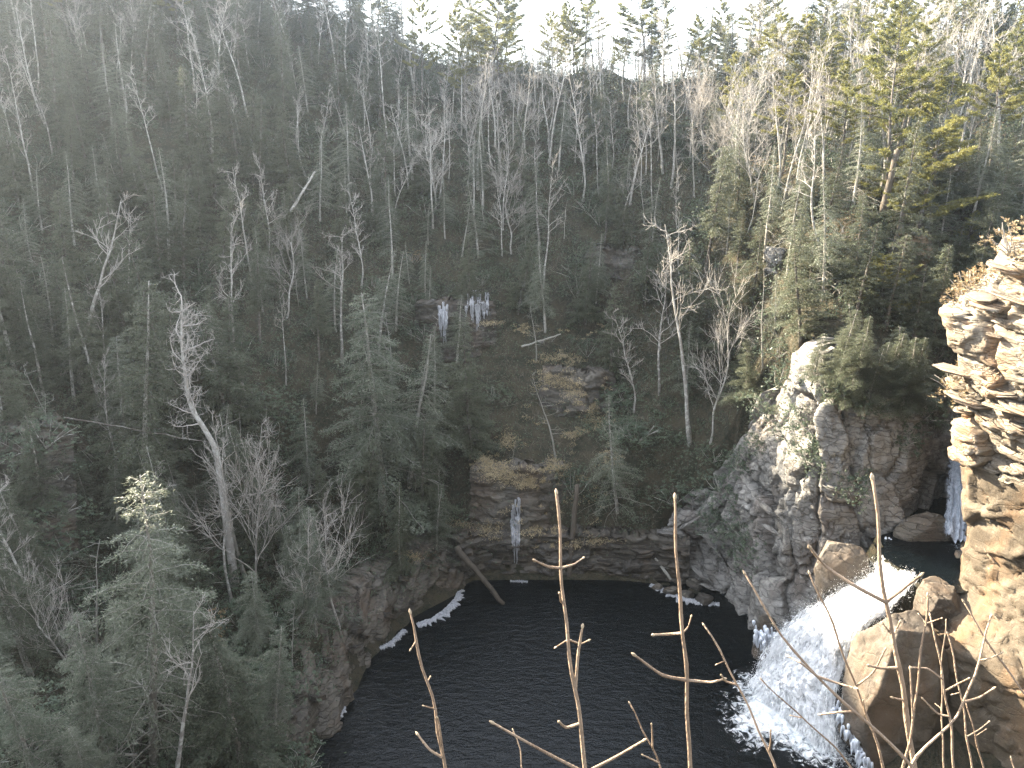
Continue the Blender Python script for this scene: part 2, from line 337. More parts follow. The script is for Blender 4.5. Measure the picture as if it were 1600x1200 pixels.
# ------------------------------------------------------------------ mesh helpers
class MB:
    """collects vertices and faces as numpy blocks"""
    def __init__(s): s.v = []; s.f = []; s.m = []; s.nv = 0
    def add(s, v, f, mi=0):
        v = np.asarray(v, np.float32).reshape(-1, 3); f = np.asarray(f, np.int64)
        s.v.append(v); s.f.append((f + s.nv)); s.m.append(np.full(len(f), mi, np.int32)); s.nv += len(v)
    def tube(s, pts, rad, n=5, cap=True, mi=0):
        pts = np.asarray(pts, float); k = len(pts); rad = np.broadcast_to(np.asarray(rad, float), (k,))
        tg = np.gradient(pts, axis=0); tg /= np.linalg.norm(tg, axis=1)[:, None] + 1e-9
        ref = np.array([0.31, 0.17, 0.93]) if abs(tg[0, 2]) < 0.9 else np.array([0.93, 0.2, 0.1])
        a = np.cross(tg, ref); a /= np.linalg.norm(a, axis=1)[:, None] + 1e-9
        b = np.cross(tg, a)
        an = np.arange(n) * 2 * math.pi / n
        ring = pts[:, None, :] + rad[:, None, None] * (np.cos(an)[None, :, None] * a[:, None, :] + np.sin(an)[None, :, None] * b[:, None, :])
        i = np.arange(k - 1)[:, None] * n; j = np.arange(n)[None, :]; j2 = (j + 1) % n
        f = np.stack([i + j, i + j2, i + n + j2, i + n + j], -1).reshape(-1, 4)
        s.add(ring.reshape(-1, 3), f, mi)
        if cap:
            base = s.nv - k * n
            c = pts[-1] + tg[-1] * rad[-1] * 0.5
            c0 = pts[0] - tg[0] * rad[0] * 0.2
            s.v.append(np.array([c, c0], np.float32))
            last = base + (k - 1) * n
            ff = [[last + q, last + (q + 1) % n, s.nv, s.nv] for q in range(n)] + [[base + (q + 1) % n, base + q, s.nv + 1, s.nv + 1] for q in range(n)]
            s.f.append(np.array(ff)); s.m.append(np.full(2 * n, mi, np.int32)); s.nv += 2
    def blades(s, pos, d, length, width, mi=0, nrm=None):
        """thin diamond leaves: pos Nx3, direction Nx3"""
        pos = np.asarray(pos, float); N = len(pos)
        d = d / (np.linalg.norm(d, axis=1)[:, None] + 1e-9)
        r = rng.normal(size=(N, 3)) if nrm is None else nrm + 0.35 * rng.normal(size=(N, 3))
        sd = np.cross(d, r); sd /= np.linalg.norm(sd, axis=1)[:, None] + 1e-9
        L = np.broadcast_to(np.asarray(length, float), (N,))[:, None]; W = np.broadcast_to(np.asarray(width, float), (N,))[:, None]
        v = np.stack([pos, pos + d * L * 0.5 + sd * W, pos + d * L, pos + d * L * 0.5 - sd * W], 1)
        f = np.arange(N * 4).reshape(N, 4)
        s.add(v.reshape(-1, 3), f, mi)
    def merge(s, o, mi):
        off = s.nv
        for v in o.v: s.v.append(v)
        for f in o.f: s.f.append(f + off); s.m.append(np.full(len(f), mi, np.int32))
        s.nv += o.nv; return s
    def mesh(s, name, mats, smooth=False, attr=None):
        me = bpy.data.meshes.new(name)
        v = np.concatenate(s.v); f = np.concatenate(s.f); mi = np.concatenate(s.m)
        tri = f[:, 2] == f[:, 3]
        cnt = np.where(tri, 3, 4); starts = np.concatenate([[0], np.cumsum(cnt)[:-1]])
        mask = np.ones((len(f), 4), bool); mask[tri, 3] = False
        loops = f[mask]
        me.vertices.add(len(v)); me.vertices.foreach_set('co', v.astype(np.float32).ravel())
        me.loops.add(len(loops)); me.loops.foreach_set('vertex_index', loops.astype(np.int32))
        me.polygons.add(len(f)); me.polygons.foreach_set('loop_start', starts.astype(np.int32))
        me.polygons.foreach_set('material_index', mi)
        if smooth: me.polygons.foreach_set('use_smooth', np.ones(len(f), bool))
        for m in mats: me.materials.append(m)
        if attr is not None:
            at = me.attributes.new('cover', 'FLOAT', 'POINT'); at.data.foreach_set('value', np.asarray(attr, np.float32))
        me.update(calc_edges=True)
        return me
def obj(name, me, parent=None, loc=(0, 0, 0), rot=(0, 0, 0), scale=(1, 1, 1)):
    o = bpy.data.objects.new(name, me); C.objects.link(o)
    if parent is not None: o.parent = parent
    o.location = loc; o.rotation_euler = rot; o.scale = scale
    return o
def tag(o, label=None, cat=None, group=None, kind=None):
    if label: o['label'] = label
    if cat: o['category'] = cat
    if group: o['group'] = group
    if kind: o['kind'] = kind
    return o
def grid_faces(nu, nv):
    i = np.arange(nu - 1)[:, None] * nv; j = np.arange(nv - 1)[None, :]
    return np.stack([i + j, i + nv + j, i + nv + j + 1, i + j + 1], -1).reshape(-1, 4)

# ------------------------------------------------------------------ terrain
xs = np.concatenate([np.linspace(-420, -135, 20), np.arange(-130, 151, 1.0), np.linspace(160, 420, 18)])
ys = np.concatenate([np.linspace(-300, -65, 16), np.linspace(-60, -6, 14), np.arange(-4, 190, 1.0), np.linspace(195, 700, 30)])
gx, gy = np.meshgrid(xs, ys, indexing='ij')
cxx, cyy = np.clip(gx, -140, 155), np.clip(gy, -60, 235)
gz = H(cxx, cyy) - 0.12 * np.hypot(gx - cxx, gy - cyy)
b = MB(); b.add(np.stack([gx, gy, gz], -1), grid_faces(len(xs), len(ys)))
tag(obj('ground', b.mesh('ground', [M['floor']], smooth=True)), kind='structure')

# ------------------------------------------------------------------ rock walls
def resample(rows, nu, nv, smooth=True):
    """rows: list of polylines with equal point counts -> nv x nu grid"""
    R = np.asarray(rows, float)                      # r, k, 3
    def interp(A, axis, n):
        A = np.moveaxis(A, axis, 0); k = len(A)
        seg = np.linalg.norm(np.diff(A, axis=0), axis=-1)
        seg = seg.mean(axis=1)
        cum = np.concatenate([[0], np.cumsum(seg)]); t = np.linspace(0, cum[-1], n)
        idx = np.clip(np.searchsorted(cum, t, side='right') - 1, 0, k - 2)
        f = ((t - cum[idx]) / seg[idx])[:, None, None]
        p0, p1, p2, p3 = A[np.maximum(idx - 1, 0)], A[idx], A[idx + 1], A[np.minimum(idx + 2, k - 1)]
        if smooth:
            o = 0.5 * (2 * p1 + (p2 - p0) * f + (2 * p0 - 5 * p1 + 4 * p2 - p3) * f * f + (3 * p1 - p0 - 3 * p2 + p3) * f ** 3)
            o = 0.5 * o + 0.5 * (p1 + (p2 - p1) * f)
        else: o = p1 + (p2 - p1) * f
        return np.moveaxis(o, 0, axis), t
    A, tv = interp(R, 0, nv); A, tu = interp(A, 1, nu)
    return A, tu, tv
def rock_wall(name, rows, step, mat, blocks, flip=False, cap=3.0, seed=0, fine=0.10):
    """blocks: list of (cell width, cell height, dip angle, amplitude, crack depth)"""
    R = np.asarray(rows, float)
    lu = np.linalg.norm(np.diff(R[len(R) // 2], axis=0), axis=-1).sum(); lv = np.linalg.norm(np.diff(R[:, R.shape[1] // 2], axis=0), axis=-1).sum()
    nu, nv = int(lu / step) + 2, int(lv / step) + 2
    A, tu, tv = resample(rows, nu, nv)
    du = np.gradient(A, axis=1); dv = np.gradient(A, axis=0)
    nr = np.cross(du, dv); nr /= np.linalg.norm(nr, axis=-1)[..., None] + 1e-9
    if flip: nr = -nr
    # smooth the normals a little
    for _ in range(6):
        nr[1:-1] = (nr[:-2] + nr[1:-1] * 2 + nr[2:]) / 4; nr[:, 1:-1] = (nr[:, :-2] + nr[:, 1:-1] * 2 + nr[:, 2:]) / 4
    nr /= np.linalg.norm(nr, axis=-1)[..., None] + 1e-9
    U, V = np.meshgrid(tu, tv)
    wu = U + 0.5 * fbm(A[..., 0] / 3.0, A[..., 1] / 3, A[..., 2] / 3, 3, seed + 1); wv = V + 0.35 * fbm(A[..., 0] / 2.5, A[..., 1] / 2.5, A[..., 2] / 2.5, 3, seed + 2)
    d = 0.8 * fbm(A[..., 0] / 7, A[..., 1] / 7, A[..., 2] / 7, 3, seed + 5) * 1.0
    mass = sstep(-0.12, 0.22, fbm(A[..., 0] / 4.5, A[..., 1] / 4.5, A[..., 2] / 2.6, 3, seed + 40)) * 0.8 + 0.2
    for k, (cw_, ch_, dip, amp, crack) in enumerate(blocks):
        if k: amp = amp * mass; crack = crack * mass
        a = (wu * math.cos(dip) + wv * math.sin(dip)) / cw_; bb = (-wu * math.sin(dip) + wv * math.cos(dip)) / ch_
        r1, r2, ed, ox, oy = voro(a, bb, seed + 11 * k)
        r3 = (r1 * 7.13 + r2 * 3.7) % 1.0
        d += amp * (r1 - 0.5) * 1.6 + amp * 2.6 * (r2 - 0.5) * oy + amp * 2.6 * (r3 - 0.5) * ox - crack * np.exp(-(ed / 0.055) ** 2)
    d += fine * fbm(A[..., 0] * 1.6, A[..., 1] * 1.6, A[..., 2] * 1.6, 4, seed + 8) * 2
    d = 0.4 * d + 0.6 * 0.36 * np.round(d / 0.36 + 0.25 * fbm(A[..., 0], A[..., 1], A[..., 2], 2, seed + 19))
    G = A + nr * d[..., None]
    if cap:
        inn = -nr[-1].copy(); inn[:, 2] = 0; inn /= np.linalg.norm(inn, axis=-1)[:, None] + 1e-9
        extra = [G[-1] + inn * cap * f + np.array([0, 0, dz]) + 0.25 * rng.normal(size=(nu, 3)) * [1, 1, 0.6] for f, dz in ((0.3, 0.25), (0.65, 0.1), (1.0, -0.8), (1.3, -3.0))]
        G = np.concatenate([G, np.array(extra)], 0)
    bm = MB(); fc = grid_faces(G.shape[0], G.shape[1])
    if not flip: fc = fc[:, ::-1]
    bm.add(G, fc)
    o = obj(name, bm.mesh(name, [mat]))
    return o, A, nr

def zrow(z, pts): return [(x, y, z) for x, y in pts]
# the right-hand sunlit cliff
rc_rows = [zrow(-1.5, [(48, 24), (40, 37), (33.5, 44.5), (30.6, 49.4), (32.6, 54), (38, 60), (45, 67)]),
           zrow(9.5, [(48, 24), (40, 37), (34, 45.0), (31.0, 50.8), (33.8, 54.5), (38, 60), (45, 67)]),
           zrow(12.0, [(48, 24), (41, 38), (36, 46.3), (33.3, 52.2), (35.3, 56), (38.6, 60), (45, 66.5)]),
           zrow(15.0, [(48, 24), (41, 38), (36.5, 46.5), (33.9, 52.8), (35.8, 56.5), (39, 60), (45, 66)]),
           zrow(22, [(47, 23), (40, 37), (35.2, 46), (32.4, 52.8), (35.2, 56.5), (39, 60), (44.5, 66)]),
           zrow(28, [(46, 22), (38.5, 37), (33.3, 46), (30.5, 52.3), (34, 56.5), (38.5, 60), (44, 65)]),
           zrow(33, [(46, 22), (38, 37), (32.8, 45.5), (29.7, 51.8), (33.5, 56.5), (38.5, 60), (44, 65)]),
           zrow(37.5, [(47, 22), (39, 38), (34, 46), (32.0, 51.3), (35.5, 56.5), (39.5, 60), (45, 65)])]
lower = rc_rows[:5]; upper = rc_rows[4:]
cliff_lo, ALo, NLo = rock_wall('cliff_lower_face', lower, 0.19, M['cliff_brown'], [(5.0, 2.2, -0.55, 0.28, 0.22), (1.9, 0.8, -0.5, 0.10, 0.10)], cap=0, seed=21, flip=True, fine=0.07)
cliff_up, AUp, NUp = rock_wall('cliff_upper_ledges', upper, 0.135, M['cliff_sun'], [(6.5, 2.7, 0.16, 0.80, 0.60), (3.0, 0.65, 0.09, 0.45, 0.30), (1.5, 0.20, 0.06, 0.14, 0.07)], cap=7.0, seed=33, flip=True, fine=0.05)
for o in (cliff_lo, cliff_up): tag(o, kind='structure')
# the grey spur between the pool and the chute
sp_foot = [(14.0, 73.2), (18.2, 71.2), (21.2, 67.3), (21.8, 63.0), (22.6, 60.3), (26, 59.4), (30, 59.4), (34, 61.4), (38.5, 66.5), (46, 72)]
sp_mid = [(14.6, 74.0), (18.8, 72.8), (22.0, 69.2), (22.6, 64.8), (23.4, 61.8), (26.6, 60.6), (30.4, 60.6), (34.6, 62.4), (39, 67.3), (46.5, 73)]
sp_top = [(16.8, 75.4, 5.5), (21.4, 75.8, 10.5), (24.2, 71.8, 21.5), (25.2, 67.8, 26.8), (26.2, 65.0, 26.4), (28.5, 63.4, 24.8), (31.5, 63.4, 23.2), (36, 65.2, 21), (41, 70.5, 21.5), (48, 76, 26)]
mids = [(0.5 * (a[0] + c[0]) - 0.3, 0.5 * (a[1] + c[1]) - 0.6, 0.5 * (c[2]) + 2.5) for a, c in zip(sp_mid, sp_top)]
spur, ASp, NSp = rock_wall('cliff_spur', [zrow(-1.5, sp_foot), zrow(3.0, sp_mid), mids, sp_top], 0.16, M['cliff_grey'],
    [(3.2, 6.0, 0.38, 1.0, 0.75), (1.7, 1.4, 0.25, 0.38, 0.30), (0.8, 0.40, 0.15, 0.11, 0.08)], cap=5.0, seed=52, flip=False, fine=0.06)
tag(spur, kind='structure')
# far bank ledges above the water
fb_foot = [(-5.2, 71.6), (-3.0, 73.4), (1, 73.6), (5, 73.7), (10, 73.3), (14.5, 72.6), (18, 71.6)]
fb = [zrow(-1.2, fb_foot), zrow(2.2, [(x, y + 0.2) for x, y in fb_foot]), zrow(4.6, [(x, y + 0.6) for x, y in fb_foot])]
bank_far, AFb, NFb = rock_wall('far_bank', fb, 0.16, M['bank'], [(4.5, 0.9, 0.03, 0.50, 0.25), (1.5, 0.35, 0.02, 0.16, 0.10)], cap=3.0, seed=71, fine=0.10)
tag(bank_far, kind='structure')
lb_foot = [(-17.5, 38), (-15.6, 44), (-14.3, 49), (-12.9, 56), (-11.6, 61.5), (-8.8, 66.6), (-5.2, 70.4), (-4.2, 73.6)]
lb_top = [(-20.5, 38.5, 4.5), (-18.6, 45, 4.2), (-17.6, 50.5, 4.4), (-16.4, 57.5, 4.2), (-14.6, 63.8, 4.0), (-11.5, 69.2, 4.2), (-8.0, 73, 4.6), (-5.5, 75.2, 4.6)]
lb_mid = [(0.62 * a[0] + 0.38 * c[0], 0.62 * a[1] + 0.38 * c[1], 2.6) for a, c in zip(lb_foot, lb_top)]
bank_left, ALb, NLb = rock_wall('left_bank', [zrow(-1.5, lb_foot), lb_mid, lb_top], 0.16, M['bank'], [(5.0, 1.6, 0.7, 0.55, 0.35), (1.7, 0.7, 0.7, 0.2, 0.12)], cap=3.5, seed=83, fine=0.12)
tag(bank_left, kind='structure')
# rock outcrops standing in the forest
def outcrop(u0, u1, v0, v1, y, name, label, seed, mat='bank', dy=2.0):
    """a ledge of rock whose face spans this much of the slope"""
    hp = hit((u0 + u1) / 2, v1)
    if hp is not None: y = hp[1] - 0.6
    us = np.linspace(u0, u1, 6); wob = rng.uniform(-0.6, 0.6, 6)
    bot = [P(u, v1, y=y + q) for u, q in zip(us, wob)]
    top = [P(u, v0 + rng.uniform(-6, 6), y=y + dy + q) for u, q in zip(us, wob)]
    bot[0] = bot[0] + [-0.6, 1.5, 0]; bot[-1] = bot[-1] + [0.6, 1.5, 0]; top[0] = top[0] + [-0.3, 1.5, -0.5]; top[-1] = top[-1] + [0.3, 1.5, -0.5]
    o, A, n = rock_wall(name, [[p - [0, -0.3, 1.5] for p in bot], bot, [(p + q) / 2 for p, q in zip(bot, top)], top], 0.17, M[mat], [(3.0, 0.8, 0.05, 0.40, 0.2), (1.1, 0.3, 0.03, 0.14, 0.08)], cap=3.0, seed=seed, fine=0.12)
    tag(o, label, 'rock'); return o
outcrop(-30, 95, 668, 860, 60.5, 'rock_outcrop', 'grey layered rock face half hidden in the trees at the left edge', 101, 'bank', 3.5)
outcrop(650, 770, 470, 560, 96.0, 'rock_outcrop', 'dark seeping rock band hung with icicles high on the slope', 103)
outcrop(920, 1010, 392, 440, 101.0, 'rock_outcrop', 'low dark overhanging ledge in the upper middle of the slope', 105)
outcrop(740, 880, 735, 845, 75.5, 'rock_outcrop', 'dark stepped ledge with tan grass above the far bank', 106)
outcrop(850, 960, 580, 650, 88.0, 'rock_outcrop', 'tilted ledge streaked with tan grass in the slope middle', 107)

bpy.context.view_layer.update(); _dg = bpy.context.evaluated_depsgraph_get()
def rhit(u, v):
    ok, loc, nrm, _, _, _ = sc.ray_cast(_dg, Vector((0, 0, CAMZ)), Vector(ray(u, v)).normalized())
    return np.array(loc) if ok else None
# tan grass seats on the ledges
tan = [(800, 745, 34, 14), (830, 755, 26, 10), (770, 735, 16, 16), (755, 715, 10, 16), (865, 730, 20, 18), (795, 690, 14, 12), (845, 830, 26, 6), (765, 825, 16, 10), (880, 600, 30, 9), (860, 590, 16, 8), (900, 615, 14, 6), (920, 640, 12, 10),
       (930, 660, 16, 12), (895, 680, 14, 10), (820, 515, 14, 6), (870, 560, 34, 6), (640, 870, 20, 8), (720, 820, 16, 5), (950, 720, 14, 16), (890, 850, 20, 5), (940, 845, 26, 5), (770, 505, 14, 4)]
tp_ = []
for (u, v, du, dv) in tan:
    for _ in range(int(8 + du * dv / 9)):
        h_ = rhit(u + rng.normal() * du * 0.6, v + rng.normal() * dv * 0.6)
        if h_ is not None: tp_.append(h_)
for _ in range(420):
    u, v = rng.uniform(745, 965), rng.uniform(490, 860)
    if abs(u - (905 - 0.32 * (v - 640))) < 85 and vnoise(u / 28.0, v / 20.0, s=12) > 0.05:
        h_ = rhit(u, v)
        if h_ is not None: tp_.append(h_)
# loose and jutting slabs, each a piece of its cliff
def slab_mesh(seed):
    r = np.random.default_rng(seed); bm = MB(); z = 0
    n = 7; an = np.sort(np.arange(n) * 2 * math.pi / n + r.uniform(-0.35, 0.35, n)); base = r.uniform(0.7, 1.15, n)
    for l in range(r.integers(1, 4)):
        h = r.uniform(0.10, 0.30); rad = base * r.uniform(0.85, 1.05) + r.uniform(-0.06, 0.06, n)
        ox, oy = r.uniform(-0.12, 0.12, 2)
        ring = lambda zz, k: np.stack([np.cos(an) * rad * k + ox, np.sin(an) * rad * k * 0.7 + oy, np.full(n, zz) + r.uniform(-0.03, 0.03, n)], -1)
        v = np.concatenate([ring(z, 0.92), ring(z + h * 0.12, 1.0), ring(z + h * 0.92, 1.0), ring(z + h, 0.97), [[ox, oy, z], [ox, oy, z + h]]])
        f = []
        for k in range(3):
            for q in range(n): f.append([k * n + q, k * n + (q + 1) % n, (k + 1) * n + (q + 1) % n, (k + 1) * n + q])
        for q in range(n):
            f.append([(q + 1) % n, q, 4 * n, 4 * n]); f.append([3 * n + q, 3 * n + (q + 1) % n, 4 * n + 1, 4 * n + 1])
        bm.add(v, f); z += h * 0.97
    return bm
SLAB = {k: [slab_mesh(900 + i).mesh('rock_slab', [M[k]]) for i in range(8)] for k in ('cliff_sun', 'cliff_grey', 'bank')}
def slabs(parent, A, N, count, mat, smin, smax, dip=0.1, lo=0.05, hi=0.97, flat=0.8, push=0.1):
    nv, nu = A.shape[:2]; placed = 0; tries = 0
    while placed < count and tries < count * 30:
        tries += 1
        i, j = int(nv * rng.uniform(lo, hi)), int(nu * rng.uniform(0.02, 0.98))
        p = A[i, j] + N[i, j] * push * rng.uniform(-2, 2.5)
        u, v = proj(p)
        if not (-40 < u < 1660 and -20 < v < 1230) or p[2] < 0.4: continue
        s_ = rng.uniform(smin, smax)
        yaw = math.atan2(N[i, j][1], N[i, j][0]) + math.pi / 2 + rng.uniform(-0.5, 0.5)
        obj('rock_slab', SLAB[mat][rng.integers(8)], parent, p, (rng.normal() * 0.08, dip + rng.normal() * 0.08, yaw), (s_ * rng.uniform(0.9, 1.6), s_, s_ * flat * rng.uniform(0.6, 1.5)))
        placed += 1
slabs(cliff_up, AUp, NUp, 60, 'cliff_sun', 0.45, 1.5, dip=0.1, flat=0.5)
slabs(cliff_lo, ALo, NLo, 16, 'cliff_sun', 0.3, 0.7, dip=0.4, lo=0.5)
slabs(spur, ASp, NSp, 70, 'cliff_grey', 0.3, 0.9, dip=0.25, flat=0.6)
slabs(bank_far, AFb, NFb, 40, 'bank', 0.3, 0.9, dip=0.02)
slabs(bank_left, ALb, NLb, 40, 'bank', 0.3, 0.9, dip=0.5)

# ------------------------------------------------------------------ water
b = MB(); wx, wy = np.linspace(-20, 36, 60), np.linspace(30, 78, 50)
wxx, wyy = np.meshgrid(wx, wy, indexing='ij'); b.add(np.stack([wxx, wyy, np.zeros_like(wxx)], -1), grid_faces(60, 50))
tag(obj('pool_water', b.mesh('pool_water', [M['water']], smooth=True)), kind='structure')
b = MB(); up = [(29.6, 57.4), (30.2, 55.6), (31.3, 53.9), (32, 51.8), (36, 52), (40, 58), (47, 66), (46, 72), (38, 67.5), (33, 61.5), (30, 60)]
b.add([(x, y, 11.9) for x, y in up] + [(34.5, 58, 11.9)], [[i, (i + 1) % len(up), len(up), len(up)] for i in range(len(up))])
tag(obj('chute_water', b.mesh('chute_water', [M['water']])), kind='structure')

def spline(pts, n):
    pts = np.asarray(pts, float); A, t = resample([pts, pts + [0, 0, 1]], n, 2)[:2]
    return A[0]
def sheet(left, right, ns, nw, bulge, amp, freq, seed, name, edge=0.12, endfade=True, lip=False):
    """a sheet of falling water lofted between its two edges"""
    Lc, Rc = spline(left, ns), spline(right, ns)
    t = np.linspace(0, 1, nw)[None, :, None]
    G = Lc[:, None] * (1 - t) + Rc[:, None] * t
    du = np.gradient(G, axis=0); dv = np.gradient(G, axis=1); n = np.cross(du, dv); n /= np.linalg.norm(n, axis=-1)[..., None] + 1e-9
    if n[..., 1].mean() > 0: n = -n
    S, T = np.meshgrid(np.linspace(0, 1, ns), np.linspace(0, 1, nw), indexing='ij')
    streak = 1 - 2.2 * np.abs(fbm(T * freq + 0.8 * fbm(S * 5, T * 5, s=seed + 9), S * freq * 0.30, oct=5, s=seed)) + 0.6 * fbm(G[..., 0] * 0.9, G[..., 1] * 0.9, G[..., 2] * 0.9, 4, seed + 4)
    lumps = fbm(G[..., 0] * 0.38, G[..., 1] * 0.38, G[..., 2] * 0.38, 3, seed + 31)
    off = 1.5 * amp * lumps * np.clip(S / 0.2, 0, 1) + bulge * np.sin(np.pi * T) * (0.35 + 0.65 * S) + amp * streak * (0.3 + S) * np.clip(S / 0.12, 0.0, 1)
    G = G + n * off[..., None]
    cov = np.minimum(np.minimum(T, 1 - T) / edge, 1) * 0.75 + 0.30
    if lip: cov = cov * sstep(0.0, 1.0, S / (0.10 + 0.16 * (0.5 + vnoise(T * 7.0, S * 2.0, s=77) * 0.5) + 0.05 * T))
    if endfade: cov = cov * np.clip((1 - S) / 0.08, 0.35, 1)
    bm = MB(); bm.add(G, grid_faces(ns, nw))
    return bm, cov.ravel(), G, n
fl_left = [(30.6, 58.3, 11.93), (29.6, 57.6, 11.85), P(1368, 897, y=57.2), P(1300, 938, y=57.2), P(1250, 968, y=57.6), P(1212, 1000, y=57.8), P(1190, 1045, y=57.4), P(1172, 1078, z=-0.2)]
fl_right = [(32.6, 54.6, 11.93), (31.9, 54.1, 11.85), P(1432, 912, y=53.8), P(1398, 948, y=53.6), P(1356, 985, y=53.2), P(1328, 1030, y=52.6), P(1316, 1100, y=51.0), P(1318, 1185, z=-0.2)]
fall = tag(obj('waterfall', None), 'wide white waterfall plunging from the chute into the dark pool', 'waterfall')
fm, cov, FG, FN = sheet(fl_left, fl_right, 150, 110, 0.9, 0.5, 11, 5, 'fall', lip=True)
obj('falling_sheet', fm.mesh('falling_sheet', [M['fall']], smooth=True, attr=cov), fall)
fm, cov, _, _ = sheet([np.array(p) + [0.3, -0.25, 0.15] for p in fl_left[3:]], [np.array(p) + [-0.3, -0.35, 0.15] for p in fl_right[3:]], 140, 100, 1.1, 0.7, 15, 15, 'fall')
obj('outer_sheet', fm.mesh('outer_sheet', [M['fall']], smooth=True, attr=cov * 0.58), fall)
b = MB(); N = 16000
ii = (14 + 134 * rng.random(N) ** 0.8).astype(int); jj = rng.integers(0, 110, N); fd = np.gradient(FG, axis=0)[ii, jj]; fd /= np.linalg.norm(fd, axis=1)[:, None] + 1e-9
b.blades(FG[ii, jj] + FN[ii, jj] * (rng.random(N) ** 1.5 * (0.25 + 0.75 * ii / 148))[:, None], fd + [0, 0, -0.5] + rng.normal(size=(N, 3)) * 0.22, rng.uniform(0.2, 0.8, N), rng.uniform(0.012, 0.035, N))
tag(obj('water_strands', b.mesh('water_strands', [M['white_water']]), fall), kind='stuff')
# spray flung off the falls: fine drops
b = MB(); N = 20000
ii = (150 * (1 - rng.random(N) ** 1.4 * 0.9)).astype(int).clip(0, 149); jj = np.where(rng.random(N) < 0.6, rng.integers(0, 110, N), np.where(rng.random(N) < 0.6, 0, 109))
pos = FG[ii, jj] + FN[ii, jj] * (rng.random(N) ** 2 * 1.0)[:, None] + rng.normal(size=(N, 3)) * 0.30
pos[:, 2] = np.maximum(pos[:, 2], 0.05)
b.blades(pos, rng.normal(size=(N, 3)), rng.uniform(0.02, 0.08, N), rng.uniform(0.01, 0.028, N))
tag(obj('spray', b.mesh('spray', [M['white_water']]), fall), kind='stuff')
# foam spreading on the pool
b = MB(); nr_, na = 36, 90
c0 = P(1226, 1112, z=0.0)
S, T = np.meshgrid(np.linspace(0, 1, nr_), np.linspace(0, 2 * math.pi, na), indexing='ij')
lobe = 1 + 0.30 * vnoise(np.cos(T) * 2 + 5, np.sin(T) * 2, s=2) + 0.12 * vnoise(np.cos(T) * 7, np.sin(T) * 7 + 3, s=4)
X = c0[0] + np.cos(T) * S * 7.2 * lobe; Y = c0[1] + np.sin(T) * S * 7.6 * lobe
Z = 0.06 + 0.55 * np.exp(-(S / 0.42) ** 2) * (1 + 0.8 * fbm(X * 0.9, Y * 0.9, oct=4, s=8)) + 0.06 * fbm(X * 2, Y * 2, s=3)
b.add(np.stack([X, Y, Z], -1), grid_faces(nr_, na))
obj('foam', b.mesh('foam', [M['foam']], smooth=True, attr=(0.95 - 0.72 * S ** 0.9).ravel()), fall)
# upper cascade deep in the chute
up_f = tag(obj('cascade', None), 'narrow shade-grey upper cascade behind the sunlit cliff', 'waterfall')
cl = [P(1478, 700, y=68), P(1476, 760, y=63.5), P(1472, 815, y=61.2), P(1470, 850, z=11.95)]
cr = [P(1520, 700, y=67), P(1520, 760, y=62.5), P(1520, 815, y=60), P(1520, 872, z=11.95)]
fm, cov, _, _ = sheet(cl, cr, 70, 40, 0.5, 0.5, 6, 25, 'cascade', edge=0.5)
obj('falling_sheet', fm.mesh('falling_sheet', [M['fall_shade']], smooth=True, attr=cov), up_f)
cl = [P(1455, 846, z=12.0), P(1448, 868, z=12.0), P(1440, 890, z=12.0)]; cr = [P(1515, 850, z=12.0), P(1510, 875, z=12.0), P(1505, 905, z=12.0)]
b = MB(); G = np.array([[np.array(a) * (1 - t) + np.array(c) * t for t in np.linspace(0, 1, 24)] for a, c in zip(spline(cl, 24), spline(cr, 24))]); G[..., 2] = 11.95 + 0.05 * fbm(G[..., 0] * 2, G[..., 1] * 2, s=3)
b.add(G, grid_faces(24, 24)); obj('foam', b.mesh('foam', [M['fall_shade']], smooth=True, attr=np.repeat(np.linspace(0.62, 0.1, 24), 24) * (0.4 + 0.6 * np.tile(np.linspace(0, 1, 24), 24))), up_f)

# ------------------------------------------------------------------ boulders
def boulder(name, c, rad, mat, label, seed, planes=22, nlat=90, nlon=150, rough=0.10, cut=(0.72, 0.98), top=None, strata=0.0):
    """a faceted block: an ellipsoid cut by random planes"""
    r = np.random.default_rng(seed); c = np.array(c, float); rad = np.array(rad, float)
    th = np.linspace(0.001, math.pi - 0.001, nlat)[:, None]; ph = np.linspace(0, 2 * math.pi, nlon)[None, :]
    D = np.stack([np.sin(th) * np.cos(ph), np.sin(th) * np.sin(ph), np.cos(th) + 0 * ph], -1)
    R = np.full(D.shape[:2], 1.25)
    nn = r.normal(size=(planes, 3)) * [1, 1, 0.75]; nn /= np.linalg.norm(nn, axis=1)[:, None]; dd = r.uniform(*cut, planes)
    if top: nn = np.vstack([nn, [[0.05, -0.12, 1], [0.0, -1, 0.12], [-1, -0.1, 0.15]]]); dd = np.append(dd, top)
    for n_, d_ in zip(nn, dd):
        k = D @ n_; R = np.minimum(R, np.where(k > 0.05, d_ / np.maximum(k, 0.05), 9))
    G = D * R[..., None] * rad
    X, Y, Z = G[..., 0] + seed, G[..., 1], G[..., 2]
    a = (X + Y) * 0.8 / 1.6; b_ = (Z + 0.35 * (X - Y)) / 0.9
    r1, r2, ed, ox, oy = voro(a, b_, seed)
    sz = min(1.0, rad.min() / 2.0)
    dsp = sz * (0.22 * (r1 - 0.5) - 0.10 * np.exp(-(ed / 0.06) ** 2)) + rough * sz * 2 * fbm(X * 0.9 / sz, Y * 0.9 / sz, Z * 0.9 / sz, 4, seed)
    if strata: dsp = dsp + strata * (_h(np.floor((Z + 0.15 * X) / 0.38 + 0.5 * fbm(X, Y, s=3)).astype(np.int64), np.int64(seed), 1, 5) - 0.5)
    G = G + D * dsp[..., None]
    bm = MB(); bm.add(G + c, grid_faces(nlat, nlon))
    o = obj(name, bm.mesh(name, [M[mat]])); tag(o, label, 'boulder'); return o
